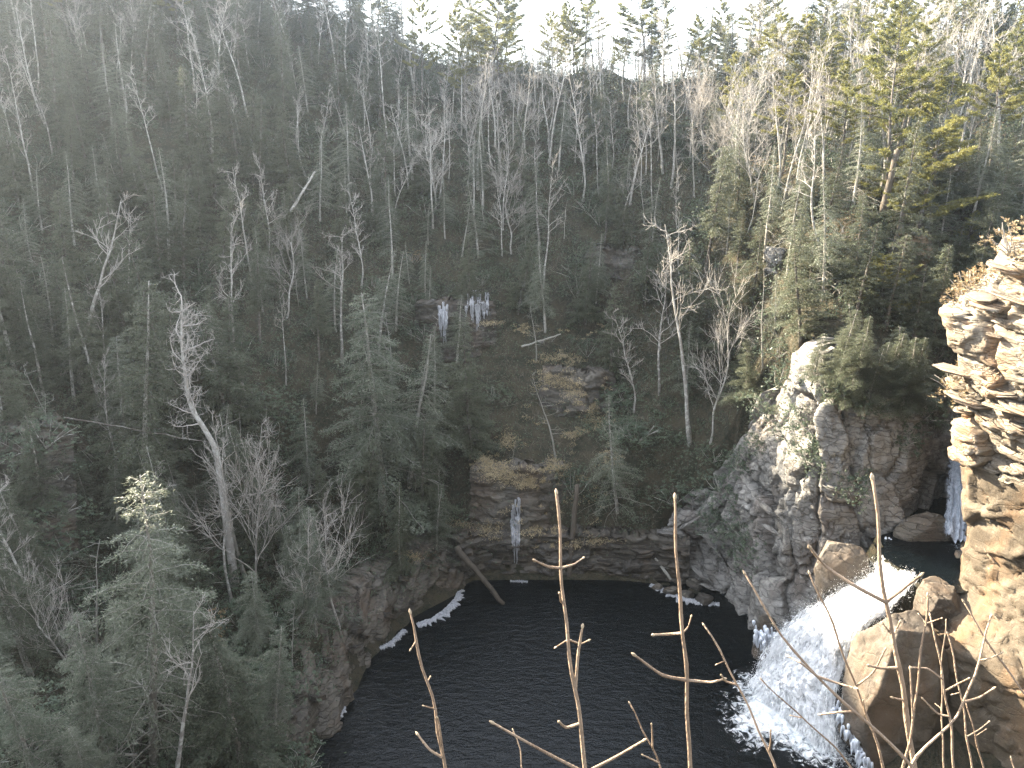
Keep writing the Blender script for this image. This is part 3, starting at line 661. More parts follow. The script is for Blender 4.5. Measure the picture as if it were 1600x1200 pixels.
boulder('boulder', (28.2, 49.5, 4.2), (4.3, 3.5, 8.6), 'boulder', 'huge brown rock block standing between the white falls and the cliff', 301, top=(0.86, 0.80, 0.86))
boulder('boulder', (32.0, 52.0, 9.8), (2.1, 1.5, 2.9), 'boulder', 'flat topped rock block damming the right end of the chute pool', 311, top=(0.8, 0.85, 0.85))
boulder('boulder', (35.4, 60.4, 12.0), (2.6, 1.1, 1.7), 'bank', 'rounded dark ledge below the black hollow beside the upper cascade', 317)
boulder('boulder', (27.2, 58.9, 9.6), (2.4, 1.5, 3.0), 'boulder', 'wedge of brown rock at the left shoulder of the falls', 322)
boulder('boulder', (22.4, 60.5, 0.8), (1.2, 1.2, 2.6), 'bank', 'dark rock foot of the spur jutting into the pool', 325)
for (u, v, rr, mt, lab, sd_) in [(1415, 398, (2.6, 2.0, 2.1), 'cliff_sun', 'pale layered rock knob beside the top of the sunlit cliff', 341), (1213, 402, (1.2, 1.2, 1.9), 'cliff_grey', 'small grey rock tip among evergreens on the spur', 343)]:
    boulder('boulder', rhit(u, v + 10) + [0, 0.2, 0.2], rr, mt, lab, sd_, strata=0.7)
for k, (u, v, s_) in enumerate([(1028, 918, 0.55), (1050, 925, 0.7), (1075, 930, 0.6), (1100, 938, 0.8), (1088, 915, 0.9), (1065, 908, 0.7)]):
    p = P(u, v, z=0.1)
    lab = ['small dark rock at the left end of the shoreline rubble', 'wet rock second along the shoreline rubble', 'low rock at the water edge in the middle of the rubble', 'rock at the right end of the rubble beside the spur foot', 'largest rock at the back of the shoreline rubble', 'rock behind the rubble under the leaning pole'][k]
    boulder('shore_rock', (p[0], p[1], s_ * 0.2), (s_ * 1.1, s_ * 0.8, s_ * 0.75), 'bank', lab, 330 + k, nlat=26, nlon=40, planes=14)

# ------------------------------------------------------------------ ice
def icicles(name, label, top_pts, lens, r0, seed=0, mat='ice', flow=(0, -0.15, 0)):
    root = tag(obj(name, None), label, 'ice')
    for q, (p, L) in enumerate(zip(top_pts, lens)):
        bm = MB(); n = 9; t = np.linspace(0, 1, n)[:, None]
        path = np.asarray(p) + t * np.array([flow[0] * L, flow[1] * L, -L]) + 0.06 * rng.normal(size=(n, 3)) * [1, 1, 0]
        rad = r0 * rng.uniform(0.6, 1.2) * (1 - 0.8 * t[:, 0] ** 1.3) * rng.uniform(0.75, 1.25, n)
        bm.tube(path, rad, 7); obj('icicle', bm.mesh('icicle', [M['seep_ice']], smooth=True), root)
    return root
def ice_at(u0, u1, v, y, n, lo, hi, r0, name, label):
    us = np.linspace(u0, u1, n) + rng.uniform(-2, 2, n)
    hp = rhit((u0 + u1) / 2, v + 25)
    icicles(name, label, [P(u, v + rng.uniform(-5, 5), y=hp[1] - 0.6) for u in us], rng.uniform(lo, hi, n), r0)
def seep(label, u0, u1, v0, v1, n, r0):
    """ice that runs down the face of the rock"""
    root = tag(obj('icicle_curtain', None), label, 'ice')
    for k in range(n):
        u = rng.uniform(u0, u1); mid = 1 - abs(2 * (u - u0) / (u1 - u0) - 1)
        a_ = v0 + rng.uniform(0, 0.35) * (v1 - v0); b_ = a_ + (v1 - a_) * rng.uniform(0.35, 1.0) * (0.45 + 0.55 * mid)
        pts = []
        for v in np.linspace(a_, b_, 12):
            h_ = rhit(u + rng.normal() * 0.4, v)
            if h_ is not None: pts.append(h_ - 0.10 * ray(u, v))
        if len(pts) < 5: continue
        pts = np.array(pts); pts[:, 1] = np.minimum.accumulate(pts[:, 1]); pts[:, 2] = np.sort(pts[:, 2])[::-1]; m_ = len(pts)
        bm = MB(); bm.tube(pts, r0 * rng.uniform(0.5, 1.2) * (1 - 0.75 * np.linspace(0, 1, m_) ** 1.5) * rng.uniform(0.7, 1.3, m_), 7)
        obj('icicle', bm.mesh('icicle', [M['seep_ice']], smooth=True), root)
seep('tall thin icicle column left of the pale small tree', 686, 699, 470, 558, 14, 0.16)
seep('cluster of white icicles right of the pale small tree', 728, 764, 455, 525, 30, 0.15)
seep('long frozen seep hanging down the ledge to the pool', 799, 813, 775, 906, 22, 0.14)
def shelf(name, label, line, wid, seed):
    pts = spline([P(u, v, z=0.03) for u, v in line], 90); bm = MB()
    tg = np.gradient(pts, axis=0); sd = np.stack([tg[:, 1], -tg[:, 0], 0 * tg[:, 0]], -1); sd /= np.linalg.norm(sd, axis=1)[:, None] + 1e-9
    k = np.arange(90) / 90.0
    w1 = wid * (0.05 + 1.5 * np.abs(fbm(k * 14, k * 0, s=seed)) * 2) * np.sin(np.pi * np.clip(k, 0.02, 0.98)) ** 0.4
    a = pts - sd * min(0.35, wid); c = pts + sd * w1[:, None]; c2 = c + [0, 0, -0.12]; a = a + [0, 0, 0.10]; mid = pts + [0, 0, 0.10]
    G = np.stack([a, mid, c + [0, 0, 0.03], c2], 1); G[:, :, 2] += 0.04 * rng.normal(size=(90, 4))
    bm.add(G, grid_faces(90, 4)); bm.v[0] = bm.v[0]
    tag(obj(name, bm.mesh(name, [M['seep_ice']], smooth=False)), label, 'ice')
shelf('shore_ice', 'jagged white ice rim along the left bank', [(652, 978), (680, 968), (703, 950), (716, 935), (722, 915)], 0.7, 1)
shelf('shore_ice', 'short ice rim at the darker bend of the left bank', [(594, 1015), (610, 1008), (622, 998), (634, 985)], 0.35, 2)
shelf('shore_ice', 'thin ice line at the foot of the frozen seep', [(797, 909), (805, 909), (815, 909), (825, 910)], 0.12, 3)
shelf('shore_ice', 'small ice rim below the left slope in the foreground', [(500, 1160), (510, 1145), (525, 1132), (540, 1105)], 0.25, 7)
shelf('shore_ice', 'white ice edge along the rubble beside the spur', [(1015, 915), (1035, 922), (1070, 938), (1100, 942), (1124, 946)], 0.5, 5)
def lump(name, label, pts, r, n=26, seed=0):
    n = int(n * 2.2); r = r * 0.62
    """a bulbous flow of ice: many drooping fingers"""
    root = tag(obj(name, None), label, 'ice'); sp_ = spline(pts, n)
    for q in range(n):
        L = rng.uniform(0.5, 1.5); p = sp_[q] + rng.normal(size=3) * r * 0.9
        bm = MB(); t = np.linspace(0, 1, 7)[:, None]
        bm.tube(p + t * np.array([rng.normal() * 0.1, rng.normal() * 0.1, -L]), r * rng.uniform(0.25, 0.6) * np.array([0.6, 0.95, 1, 0.85, 0.6, 0.35, 0.08]), 8)
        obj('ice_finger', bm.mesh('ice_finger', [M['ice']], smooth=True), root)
lump('ice_flow', 'bulging white ice on the spur foot beside the falls', [P(1178, 985, y=60.2), P(1190, 995, y=59.8), P(1205, 985, y=59.6)], 0.55)
lump('ice_flow', 'frozen white apron down the left side of the huge brown rock', [P(1318, 1090, y=50.2), P(1325, 1130, y=48.5), P(1340, 1150, y=47.5), P(1350, 1190, y=46.5)], 0.6, 40)
lump('ice_flow', 'ice fringe on the spur edge left of the chute pool', [P(1388, 840, y=60.0), P(1382, 860, y=59.6), P(1375, 875, y=59.3)], 0.35, 18)

# ------------------------------------------------------------------ tree prototypes (numpy meshes, then copied)
def unit(v): return v / (np.linalg.norm(v) + 1e-9)
def wander(p, d, L, n, wig, lift, r):
    pts = [p]; d = unit(d)
    for _ in range(n):
        d = unit(d + r.normal(size=3) * wig + np.array([0, 0, lift])); pts.append(pts[-1] + d * L / n)
    return np.array(pts)
def bare_tree(seed, h=16, spread=0.38, first=0.3, nb=16, fan=False, sub=(6, 5), trunk_wig=0.06, lean=0.0, dead=False, thick=1.0):
    """returns trunk mesh and branch mesh builders"""
    r = np.random.default_rng(seed); tr = MB(); cr = MB()
    d0 = np.array([lean, r.normal() * 0.05, 1.0])
    tp = wander(np.array([0, 0, -0.8]), d0, h * (0.62 if fan else 0.95) + 0.8, 12, trunk_wig, 0.03, r)
    r0 = 0.011 * h * thick
    tr.tube(tp, np.linspace(r0, r0 * (0.45 if fan else 0.12), len(tp)) * np.concatenate([[1.5, 1.15], np.ones(len(tp) - 2)]), 7)
    stems = [(tp, r0)]
    def pt(path, t):
        k = t * (len(path) - 1); i = min(int(k), len(path) - 2); return path[i] + (path[i + 1] - path[i]) * (k - i), unit(path[i + 1] - path[i])
    for q in range(nb):
        t = first + (1 - first) * (q + r.random()) / nb
        p, td = pt(tp, min(t, 0.999)); az = r.uniform(0, 2 * math.pi)
        side = np.array([math.cos(az), math.sin(az), 0])
        up_ = r.uniform(0.5, 1.3) if not fan else r.uniform(0.9, 2.0)
        if dead: up_ = r.uniform(-0.3, 0.5)
        L = h * spread * r.uniform(0.55, 1.1) * (1.15 - 0.75 * t if not fan else 1.05)
        rad = max(0.03, r0 * 0.42 * (1.15 - t))
        bp = wander(p, side + np.array([0, 0, up_]), L, 6, 0.16, 0.06, r)
        cr.tube(bp, np.linspace(rad, rad * 0.3, 7), 4, cap=False)
        if dead and r.random() < 0.5: continue
        for k in range(sub[0]):
            t2 = r.uniform(0.2, 1.0); p2, d2 = pt(bp, min(t2, 0.999))
            L2 = L * r.uniform(0.28, 0.55)
            p3 = wander(p2, d2 + r.normal(size=3) * 0.6 + np.array([0, 0, 0.25]), L2, 4, 0.18, 0.05, r)
            cr.tube(p3, np.linspace(max(rad * 0.42, 0.018), 0.010, 5), 3, cap=False)
            for m_ in range(sub[1]):
                p4, d4 = pt(p3, min(r.uniform(0.15, 1.0), 0.999))
                tw = wander(p4, d4 + r.normal(size=3) * 0.55 + np.array([0, 0, 0.2]), L2 * r.uniform(0.35, 0.7), 2, 0.15, 0.05, r)
                cr.tube(tw, np.linspace(0.013, 0.007, 3), 3, cap=False)
    return tr, cr
def hemlock(seed, h=16, wide=0.24, nb=95, density=1.0, pale=False, low=0.1, droop=0.25, blade=(0.13, 0.29), bw=0.038, per=24):
    r = np.random.default_rng(seed); tr = MB(); cr = MB(); br = MB()
    tp = wander(np.array([0, 0, -1.0]), np.array([r.normal() * 0.04, r.normal() * 0.04, 1]), h + 1.0, 10, 0.025, 0.02, r)
    tr.tube(tp, np.linspace(0.016 * h, 0.02, len(tp)), 7)
    def pt(t):
        k = t * (len(tp) - 1); i = min(int(k), len(tp) - 2); return tp[i] + (tp[i + 1] - tp[i]) * (k - i)
    P_, D_, N_ = [], [], []; a0 = r.uniform(0, 6.28); asym = r.uniform(0.1, 0.5); gap = r.uniform(0.2, 0.8); brk = 0.78 if r.random() < 0.3 else 1.0
    for q in range(nb):
        t = low + (0.995 - low) * ((q + r.random()) / nb) ** 0.9
        p = pt(t); az = q * 2.4 + r.uniform(-0.6, 0.6)
        o = np.array([math.cos(az), math.sin(az), 0])
        L = h * wide * ((1 - t) ** 0.75) * r.uniform(0.55, 1.2) + 0.25
        L *= 1 + asym * math.cos(az - a0)
        if abs(t - gap) < 0.05: L *= 0.55
        if t > brk: L *= 0.45
        if r.random() < 0.08: L *= 1.3
        n = 6; s_ = np.linspace(0, 1, n)[:, None]
        z = (0.28 * (1 - t) * s_ - droop * s_ ** 1.8 - 0.05) * L + (t > 0.85) * s_ * L * 0.5
        path = p + o * s_ * L + np.array([0, 0, 1]) * z + r.normal(size=(n, 3)) * 0.03 * L * s_
        br.tube(path, np.linspace(0.006 * h * 0.35 * (1.1 - t) + 0.015, 0.01, n), 3, cap=False)
        if pale and t < 0.35 and r.random() < 0.6:
            for k in range(5):
                i = r.integers(1, n); d = o * 0.5 + r.normal(size=3) * 0.7; br.tube(wander(path[i], d, L * 0.35, 3, 0.25, -0.1, r), [0.016, 0.012, 0.01, 0.008], 3, cap=False)
            continue
        ns = max(4, int(L * 5.5)); side = np.array([-o[1], o[0], 0])
        for k in range(ns):
            u = 0.15 + 0.85 * (k + r.random()) / ns; x = u * (n - 1); i = min(int(x), n - 2); base = path[i] + (path[i + 1] - path[i]) * (x - i)
            for sg in (-1, 1):
                ls = L * 0.34 * (1.15 - u) * r.uniform(0.6, 1.2) + 0.15
                d = unit(o * 0.75 + sg * side * r.uniform(0.6, 1.1) + np.array([0, 0, -0.25 + 0.2 * r.normal()]))
                m_ = max(2, int(ls * per * density))
                uu = r.random(m_)
                P_.append(base + d * ls * uu[:, None] + np.array([0, 0, -1]) * (0.25 * ls * uu ** 2)[:, None] + r.normal(size=(m_, 3)) * 0.05)
                D_.append(d + r.normal(size=(m_, 3)) * 0.55); N_.append(np.tile([0, 0, 1.0], (m_, 1)))
    P_, D_, N_ = map(np.concatenate, (P_, D_, N_))
    global rng
    keep = rng; rng = r
    cr.blades(P_, D_, r.uniform(*blade, len(P_)), r.uniform(0.6, 1.2, len(P_)) * bw, 0, N_)
    rng = keep
    return tr, br, cr
def pine(seed, h=20, low=0.45, nb=34, wide=0.2, dens=1.0):
    r = np.random.default_rng(seed); tr = MB(); cr = MB(); br = MB()
    tp = wander(np.array([0, 0, -1.0]), np.array([r.normal() * 0.05, r.normal() * 0.05, 1]), h + 1, 10, 0.03, 0.02, r)
    tr.tube(tp, np.linspace(0.012 * h, 0.03, len(tp)), 7)
    def pt(t):
        k = t * (len(tp) - 1); i = min(int(k), len(tp) - 2); return tp[i] + (tp[i + 1] - tp[i]) * (k - i)
    for q in range(7):     # dead stubs below the crown
        p = pt(r.uniform(0.15, low)); az = r.uniform(0, 6.28)
        tr.tube(wander(p, np.array([math.cos(az), math.sin(az), 0.1]), h * r.uniform(0.03, 0.09), 3, 0.2, -0.02, r), [0.035, 0.025, 0.018, 0.01], 3, cap=False)
    P_, D_ = [], []
    for q in range(nb):
        t = low + (1 - low) * ((q + r.random()) / nb); p = pt(min(t, 0.999)); az = r.uniform(0, 6.28)
        o = np.array([math.cos(az), math.sin(az), 0]); f = (t - low) / (1 - low)
        L = h * wide * (0.55 + 0.55 * math.sin(math.pi * min(1, f * 0.9 + 0.1))) * (1.1 - 0.85 * f) * r.uniform(0.5, 1.35) + 0.3
        n = 6; s_ = np.linspace(0, 1, n)[:, None]
        path = p + o * s_ * L + np.array([0, 0, 1]) * (0.05 * s_ + 0.22 * s_ ** 2 + 0.5 * f * s_) * L + r.normal(size=(n, 3)) * 0.04 * L * s_
        br.tube(path, np.linspace(0.05 * (1.2 - f) + 0.015, 0.012, n), 3, cap=False)
        side = np.array([-o[1], o[0], 0])
        for k in range(int(5 + L * 4.2)):
            u = r.uniform(0.35, 1.0); x = u * (n - 1); i = min(int(x), n - 2); base = path[i] + (path[i + 1] - path[i]) * (x - i)
            d = unit(o * 0.8 + side * r.normal() * 0.9 + np.array([0, 0, 0.35])); tl = L * r.uniform(0.08, 0.26)
            tip = base + d * tl; br.tube([base, tip], [0.014, 0.009], 3, cap=False)
            m_ = int(46 * dens)
            P_.append(base + (tip - base) * r.uniform(0.3, 1.1, m_)[:, None] + r.normal(size=(m_, 3)) * 0.07); D_.append(d * 0.6 + r.normal(size=(m_, 3)) * 0.7)
    P_, D_ = np.concatenate(P_), np.concatenate(D_)
    cr.blades(P_, D_, r.uniform(0.16, 0.34, len(P_)), r.uniform(0.02, 0.042, len(P_)))
    return tr, br, cr
def shrub(seed, rad=1.5, hgt=1.6, ros=150, leaf=(0.11, 0.19), stems=9, nleaf=8, droop=0.5):
    r = np.random.default_rng(seed); st = MB(); lf = MB()
    for k in range(stems):
        az = r.uniform(0, 6.28); st.tube(wander(np.array([0, 0, -0.4]), np.array([math.cos(az) * 0.8, math.sin(az) * 0.8, 1]), hgt * 0.9 + 0.4, 4, 0.2, 0.02, r), [0.04, 0.03, 0.025, 0.02, 0.012], 4, cap=False)
    P_, D_ = [], []
    for k in range(ros):
        az = r.uniform(0, 6.28); ph = math.acos(r.uniform(0, 1)); rr = r.uniform(0.6, 1.0) * (1 + 0.3 * math.sin(az * 3 + seed))
        c = np.array([math.cos(az) * math.sin(ph) * rad * rr, math.sin(az) * math.sin(ph) * rad * rr, 0.15 + math.cos(ph) * hgt * rr])
        a = r.uniform(0, 6.28) + np.arange(nleaf) * 6.28 / nleaf
        P_.append(np.tile(c, (nleaf, 1)) + r.normal(size=(nleaf, 3)) * 0.02)
        D_.append(np.stack([np.cos(a), np.sin(a), np.full(nleaf, -droop) + r.normal(size=nleaf) * 0.35], -1))
    P_, D_ = np.concatenate(P_), np.concatenate(D_)
    lf.blades(P_, D_, r.uniform(*leaf, len(P_)), r.uniform(0.022, 0.04, len(P_)), 0, np.tile([0, 0, 1.0], (len(P_), 1)))
    return st, lf
PROTO = {}
def reg(kind, parts, h): PROTO.setdefault(kind, []).append((parts, h))
for i in range(7):
    t, c = bare_tree(100 + i, 15, [0.22, 0.30, 0.2, 0.28, 0.19, 0.26, 0.22][i], [0.3, 0.5, 0.25, 0.55, 0.35, 0.45, 0.6][i], [14, 11, 16, 9, 17, 12, 8][i], False, sub=(5, 4), thick=[0.8, 1.0, 0.7, 1.1, 0.65, 0.9, 0.75][i], lean=[0, .08, -.08, 0, .04, -.12, .1][i])
    reg('bare', [('trunk', t.mesh('trunk', [M['bark']], True)), ('crown', c.mesh('crown', [M['twig']]))], 15)
for i in range(5):
    t, c = bare_tree(130 + i, 14, [0.42, 0.36, 0.46, 0.34, 0.4][i], [0.35, 0.25, 0.45, 0.3, 0.2][i], [15, 12, 17, 11, 14][i], True, sub=(7, 6), trunk_wig=[0.05, 0.1, 0.04, 0.12, 0.08][i], thick=0.8)
    reg('fan', [('trunk', t.mesh('trunk', [M['bark']], True)), ('crown', c.mesh('crown', [M['twig']]))], 14)
for i in range(3):
    t, c = bare_tree(150 + i, 11, 0.2, 0.3, 12, False, sub=(3, 2), dead=True)
    reg('snag', [('trunk', t.mesh('trunk', [M['dead']], True)), ('branches', c.mesh('branches', [M['dead']]))], 11)
for i in range(6):
    t, br_, c = hemlock(200 + i, 15, [0.22, 0.26, 0.2, 0.24, 0.28, 0.21][i], 92, low=[.1, .12, .3, .08, .15, .4][i])
    reg('hemlock', [('trunk', t.mesh('trunk', [M['bark_dark']], True)), ('crown', c.merge(br_, 1).mesh('crown', [M['hemlock'], M['bark_dark']]))], 15)
for i in range(4):
    t, br_, c = hemlock(220 + i, 15, [0.26, 0.30, 0.24, 0.28][i], 80, density=0.62, pale=True, low=[.12, .2, .3, .1][i], droop=0.45)
    reg('pale', [('trunk', t.mesh('trunk', [M['bark']], True)), ('crown', c.merge(br_, 1).mesh('crown', [M['hemlock_pale'], M['dead']]))], 15)
for i, (pl, dn) in enumerate([(False, 1.0), (True, 0.7), (True, 0.9), (False, 0.9)]):
    t, br_, c = hemlock(230 + i, 15, [0.26, 0.30, 0.27, 0.24][i], 110, density=dn, pale=pl, low=[.08, .12, .2, .2][i], droop=0.35, blade=(0.09, 0.22), bw=0.026, per=36)
    reg('finepale' if pl else 'finehem', [('trunk', t.mesh('trunk', [M['bark']], True)), ('crown', c.merge(br_, 1).mesh('crown', [M['hemlock_pale' if pl else 'hemlock'], M['dead' if pl else 'bark_dark']]))], 15)
for i in range(5):
    t, br_, c = pine(240 + i, 20, [0.42, 0.5, 0.35, 0.3, 0.2][i], [42, 38, 48, 50, 58][i], [0.2, 0.17, 0.18, 0.22, 0.2][i])
    reg('pine', [('trunk', t.mesh('trunk', [M['bark_dark']], True)), ('crown', c.merge(br_, 1).mesh('crown', [M['pine'], M['bark_dark']]))], 20)
for i in range(6):
    st_, lf = shrub(260 + i, [1.5, 1.9, 1.3, 1.7, 2.1, 1.5][i], [1.7, 1.5, 1.9, 2.1, 1.7, 1.3][i], [150, 190, 130, 180, 220, 140][i])
    reg('rhodo', [('stems', st_.mesh('stems', [M['bark']])), ('leaves', lf.mesh('leaves', [M['rhodo']]))], 1.8)
for i in range(3):
    st_, lf = shrub(280 + i, 1.4, 1.5, 120, (0.10, 0.22), 22, 6, -0.6)
    reg('brush', [('stems', st_.mesh('stems', [M['twig']])), ('leaves', lf.mesh('leaves', [M['brush']]))], 1.6)

def place(kind, p, h, name, label, cat, group=None, var=None, lean=(0, 0), wide=1.0, rz=None):
    if kind in ('hemlock', 'pale') and p[1] < 70 and var is None: kind = 'fine' + kind[:4].replace('heml', 'hem')
    parts, h0 = PROTO[kind][int(rng.integers(len(PROTO[kind]))) if var is None else var]
    s_ = h / h0
    root = bpy.data.objects.new(name, None); C.objects.link(root)
    root.location = p; root.rotation_euler = (lean[0], lean[1], rng.uniform(0, 6.28) if rz is None else rz); root.scale = (s_ * wide, s_ * wide, s_)
    root.empty_display_size = 0.3
    tag(root, label, cat, group)
    for nm, me in parts:
        o = bpy.data.objects.new(nm, me); C.objects.link(o); o.parent = root
    return root
def stand(kind, base, top, name, label, cat, var=None, wide=1.0, y=None, group=None, rz=None):
    """a tree whose foot is at this spot of the slope and whose tip shows here"""
    p = hit(*base) if y is None else P(*base, y=y)
    tp = P(*top, y=p[1]); h = max(1.0, tp[2] - p[2]); lx = math.atan2(tp[0] - p[0], h)
    occupied.append((p[0], p[1], 1.2))
    R = Matrix.Rotation(lx, 4, 'Y') @ Matrix.Rotation(rng.uniform(0, 6.28) if rz is None else rz, 4, 'Z')
    root = place(kind, p, h / max(0.6, math.cos(lx)), name, label, cat, group, var, (0, 0), wide)
    root.rotation_euler = R.to_euler(); return root
occupied = []
# trees that the photograph lets one single out
stand('finepale', (240, 1195), (190, 705), 'hemlock_tree', 'dying hemlock with pale lichened twigs at the lower left corner', 'tree', 0, 0.95)
stand('finehem', (380, 1215), (345, 950), 'hemlock_tree', 'short dense green hemlock right of the dying one above the pool', 'tree', 0, 1.35)
stand('finehem', (225, 800), (203, 425), 'hemlock_tree', 'tall full green hemlock left of the crooked bare tree', 'tree', 1, 1.0)
stand('finepale', (600, 800), (590, 455), 'hemlock_tree', 'broad frosted green hemlock left of centre with drooping boughs', 'tree', 1, 1.25)
stand('pale', (640, 760), (660, 520), 'hemlock_tree', 'smaller frosted hemlock tucked right of the broad one', 'tree', 2, 1.2)
stand('fan', (400, 955), (385, 640), 'bare_tree', 'many stemmed bare tree in front of the crooked one at left', 'tree', 0, 0.8)
stand('fan', (455, 985), (470, 770), 'bare_tree', 'pale spreading bare tree on the brink of the left bank', 'tree', 1, 1.1)
stand('snag', (385, 900), (380, 640), 'dead_tree', 'broken topped grey dead tree with stubby limbs at left', 'tree', 1, 1.2)
stand('bare', (128, 600), (150, 275), 'bare_tree', 'slim white trunked bare tree in the upper left forest', 'tree', 3)
stand('bare', (200, 470), (207, 330), 'bare_tree', 'thin leaning bare tree right of the slim white trunk', 'tree', 1)
stand('fan', (205, 118), (215, -5), 'bare_tree', 'fan shaped pale bare tree near the top left', 'tree', 2, 1.0)
stand('fan', (800, 400), (815, 215), 'bare_tree', 'pale fan topped bare tree in the middle of the upper slope', 'tree', 3, 0.9)
stand('bare', (785, 400), (770, 240), 'bare_tree', 'slender bare tree touching the fan topped one', 'tree', 0)
stand('fan', (680, 330), (685, 165), 'bare_tree', 'branching grey bare tree left of the fan topped one', 'tree', 4)
stand('bare', (615, 350), (655, 235), 'bare_tree', 'pair of crooked pale stems leaning right on the upper slope', 'tree', 5)
stand('snag', (1006, 350), (1001, 238), 'dead_tree', 'straight dead pole with short side stubs on the upper slope', 'tree', 0)
stand('bare', (1078, 690), (1062, 330), 'bare_tree', 'tall bare tree with wide fine crown left of the spur', 'tree', 1, 1.0)
stand('fan', (1110, 690), (1120, 400), 'bare_tree', 'crooked footed bare tree close to the spur', 'tree', 3, 0.7)
stand('bare', (990, 645), (985, 470), 'bare_tree', 'light grey bare tree right of the tan grass ledges', 'tree', 2, 1.3)
stand('pale', (965, 800), (950, 620), 'hemlock_tree', 'half dead hemlock with pale twigs below the tan ledges', 'tree', 3, 1.0)
stand('pale', (714, 570), (726, 462), 'hemlock_tree', 'small pale drooping tree between the two sets of icicles', 'tree', 2, 1.3)
stand('pale', (665, 470), (662, 375), 'hemlock_tree', 'wispy pale treetop above the icicles', 'tree', 0, 0.7)
stand('snag', (1222, 262), (1221, 105), 'dead_tree', 'straight vine covered trunk among the sunlit bare trees', 'tree', 2, 0.6)
for k, (b_, t_, w_, lab) in enumerate([
    ((1285, 262), (1290, 95), 1.25, 'largest sunlit bare tree with a wide whitish crown'),
    ((1180, 320), (1165, 110), 0.9, 'sunlit bare tree with a bowed white trunk'),
    ((1100, 250), (1105, 110), 1.0, 'sunlit bare tree at the left end of the bright group'),
    ((1245, 250), (1250, 120), 1.0, 'sunlit bare tree left of the largest whitish crown'),
    ((1325, 260), (1335, 130), 1.0, 'sunlit bare tree right of the largest whitish crown'),
    ((1510, 250), (1525, 110), 1.0, 'sunlit bare tree between the right hand pines'),
    ((1385, 215), (1375, 100), 1.0, 'sunlit bare tree behind the tall yellow pine')]):
    stand('fan', b_, t_, 'bare_tree', lab, 'tree', k % 5, w_)
stand('pine', (1432, 385), (1448, 120), 'pine_tree', 'tall sunlit yellow green pine behind the cliff top', 'tree', 4, 1.5)
stand('pine', (1385, 330), (1405, 10), 'pine_tree', 'high crowned pine left of the tall sunlit yellow one', 'tree', 3, 1.0)
stand('pine', (1505, 395), (1510, 330), 'pine_tree', 'small bright yellow green pine at the cliff top', 'tree', 4, 1.6)
stand('hemlock', (1262, 330), (1262, 265), 'pine_tree', 'small flat topped dark pine on the crest of the spur', 'tree', 4, 2.0)
stand('pine', (1545, 300), (1592, 75), 'pine_tree', 'leaning pine with a bare curved trunk at the right edge', 'tree', 1, 1.1)
stand('hemlock', (1560, 330), (1555, 190), 'hemlock_tree', 'dark hemlock under the leaning pine at right', 'tree', 3, 1.0)
for k, (u, v, w_, lab) in enumerate([
    (655, -10, 0.7, 'thin dark conifer spire on the skyline left of centre'), (760, -25, 1.0, 'ragged dark pine on the skyline above the fan topped tree'),
    (785, -10, 1.0, 'second ragged pine just right of the first on the skyline'), (720, 20, 0.8, 'short conifer spire left of the ragged skyline pines'),
    (858, 20, 0.7, 'slim pine right of the ragged skyline pair'), (905, -20, 1.0, 'sunlit tufted pine at the middle of the skyline'),
    (888, 5, 0.8, 'narrow pine touching the sunlit tufted one'), (1010, -35, 1.1, 'broad yellow crowned pine right of the middle skyline'),
    (1040, 0, 0.9, 'dark pine at the right side of the broad yellow crowned one'), (965, 60, 0.7, 'small pine in the gap between two skyline groups'),
    (1095, 25, 0.9, 'lone open pine beside the bright sky gap'), (1185, 50, 1.1, 'bushy low pine right of the bright sky gap'),
    (1228, 22, 1.0, 'pale sunlit pine above the whitish bare trees'), (1275, 20, 1.0, 'dark pointed pine above the largest bare tree'),
    (1340, 12, 1.1, 'yellow green pine left of the tall pair at right'), (1480, 55, 1.0, 'pine between the tall pair and the right edge'),
    (1545, 25, 1.0, 'windswept flat crowned pine near the right edge'), (1380, -15, 0.9, 'tallest pine spire on the right skyline'), (1600, 50, 1.1, 'pine cut by the right edge of the view')]):
    bx_ = u + rng.uniform(-10, 10); bv = 165 + 25 * math.sin(u / 90)
    stand('pine', (bx_, bv), (u, v), 'pine_tree', lab, 'tree', [0, 1, 2, 3][k % 4], w_ * 1.25)

# spur evergreens and rhododendron
for k, (u, v, tv, y, kd, w_, lab) in enumerate([
    (1330, 650, 470, 68.5, 'hemlock', 1.7, 'broad leaning hemlock hanging over the spur face'), (1395, 655, 500, 68.0, 'hemlock', 1.6, 'dark hemlock right of the broad one on the spur'),
    (1440, 660, 540, 67.5, 'hemlock', 1.3, 'dark hemlock against the sunlit cliff'), (1370, 560, 400, 73.5, 'pine', 1.6, 'yellow tinged pine on the upper spur'),
    (1300, 500, 360, 77, 'hemlock', 1.4, 'full hemlock at the middle of the upper spur'), (1240, 470, 340, 79, 'hemlock', 1.3, 'hemlock at the left shoulder of the upper spur'),
    (1210, 560, 430, 77.5, 'pale', 1.2, 'greyish hemlock at the left edge of the spur rock'), (1420, 480, 380, 74.5, 'hemlock', 1.3, 'hemlock below the pale rock knob'),
    (1345, 420, 300, 80, 'hemlock', 1.3, 'hemlock above the yellow tinged pine on the spur'), (1280, 400, 290, 84, 'hemlock', 1.3, 'hemlock below the flat topped dark pine')]):
    stand(kd, (u, v), (u, tv), 'pine_tree' if kd == 'pine' else 'hemlock_tree', lab, 'tree', None, w_, y=y)

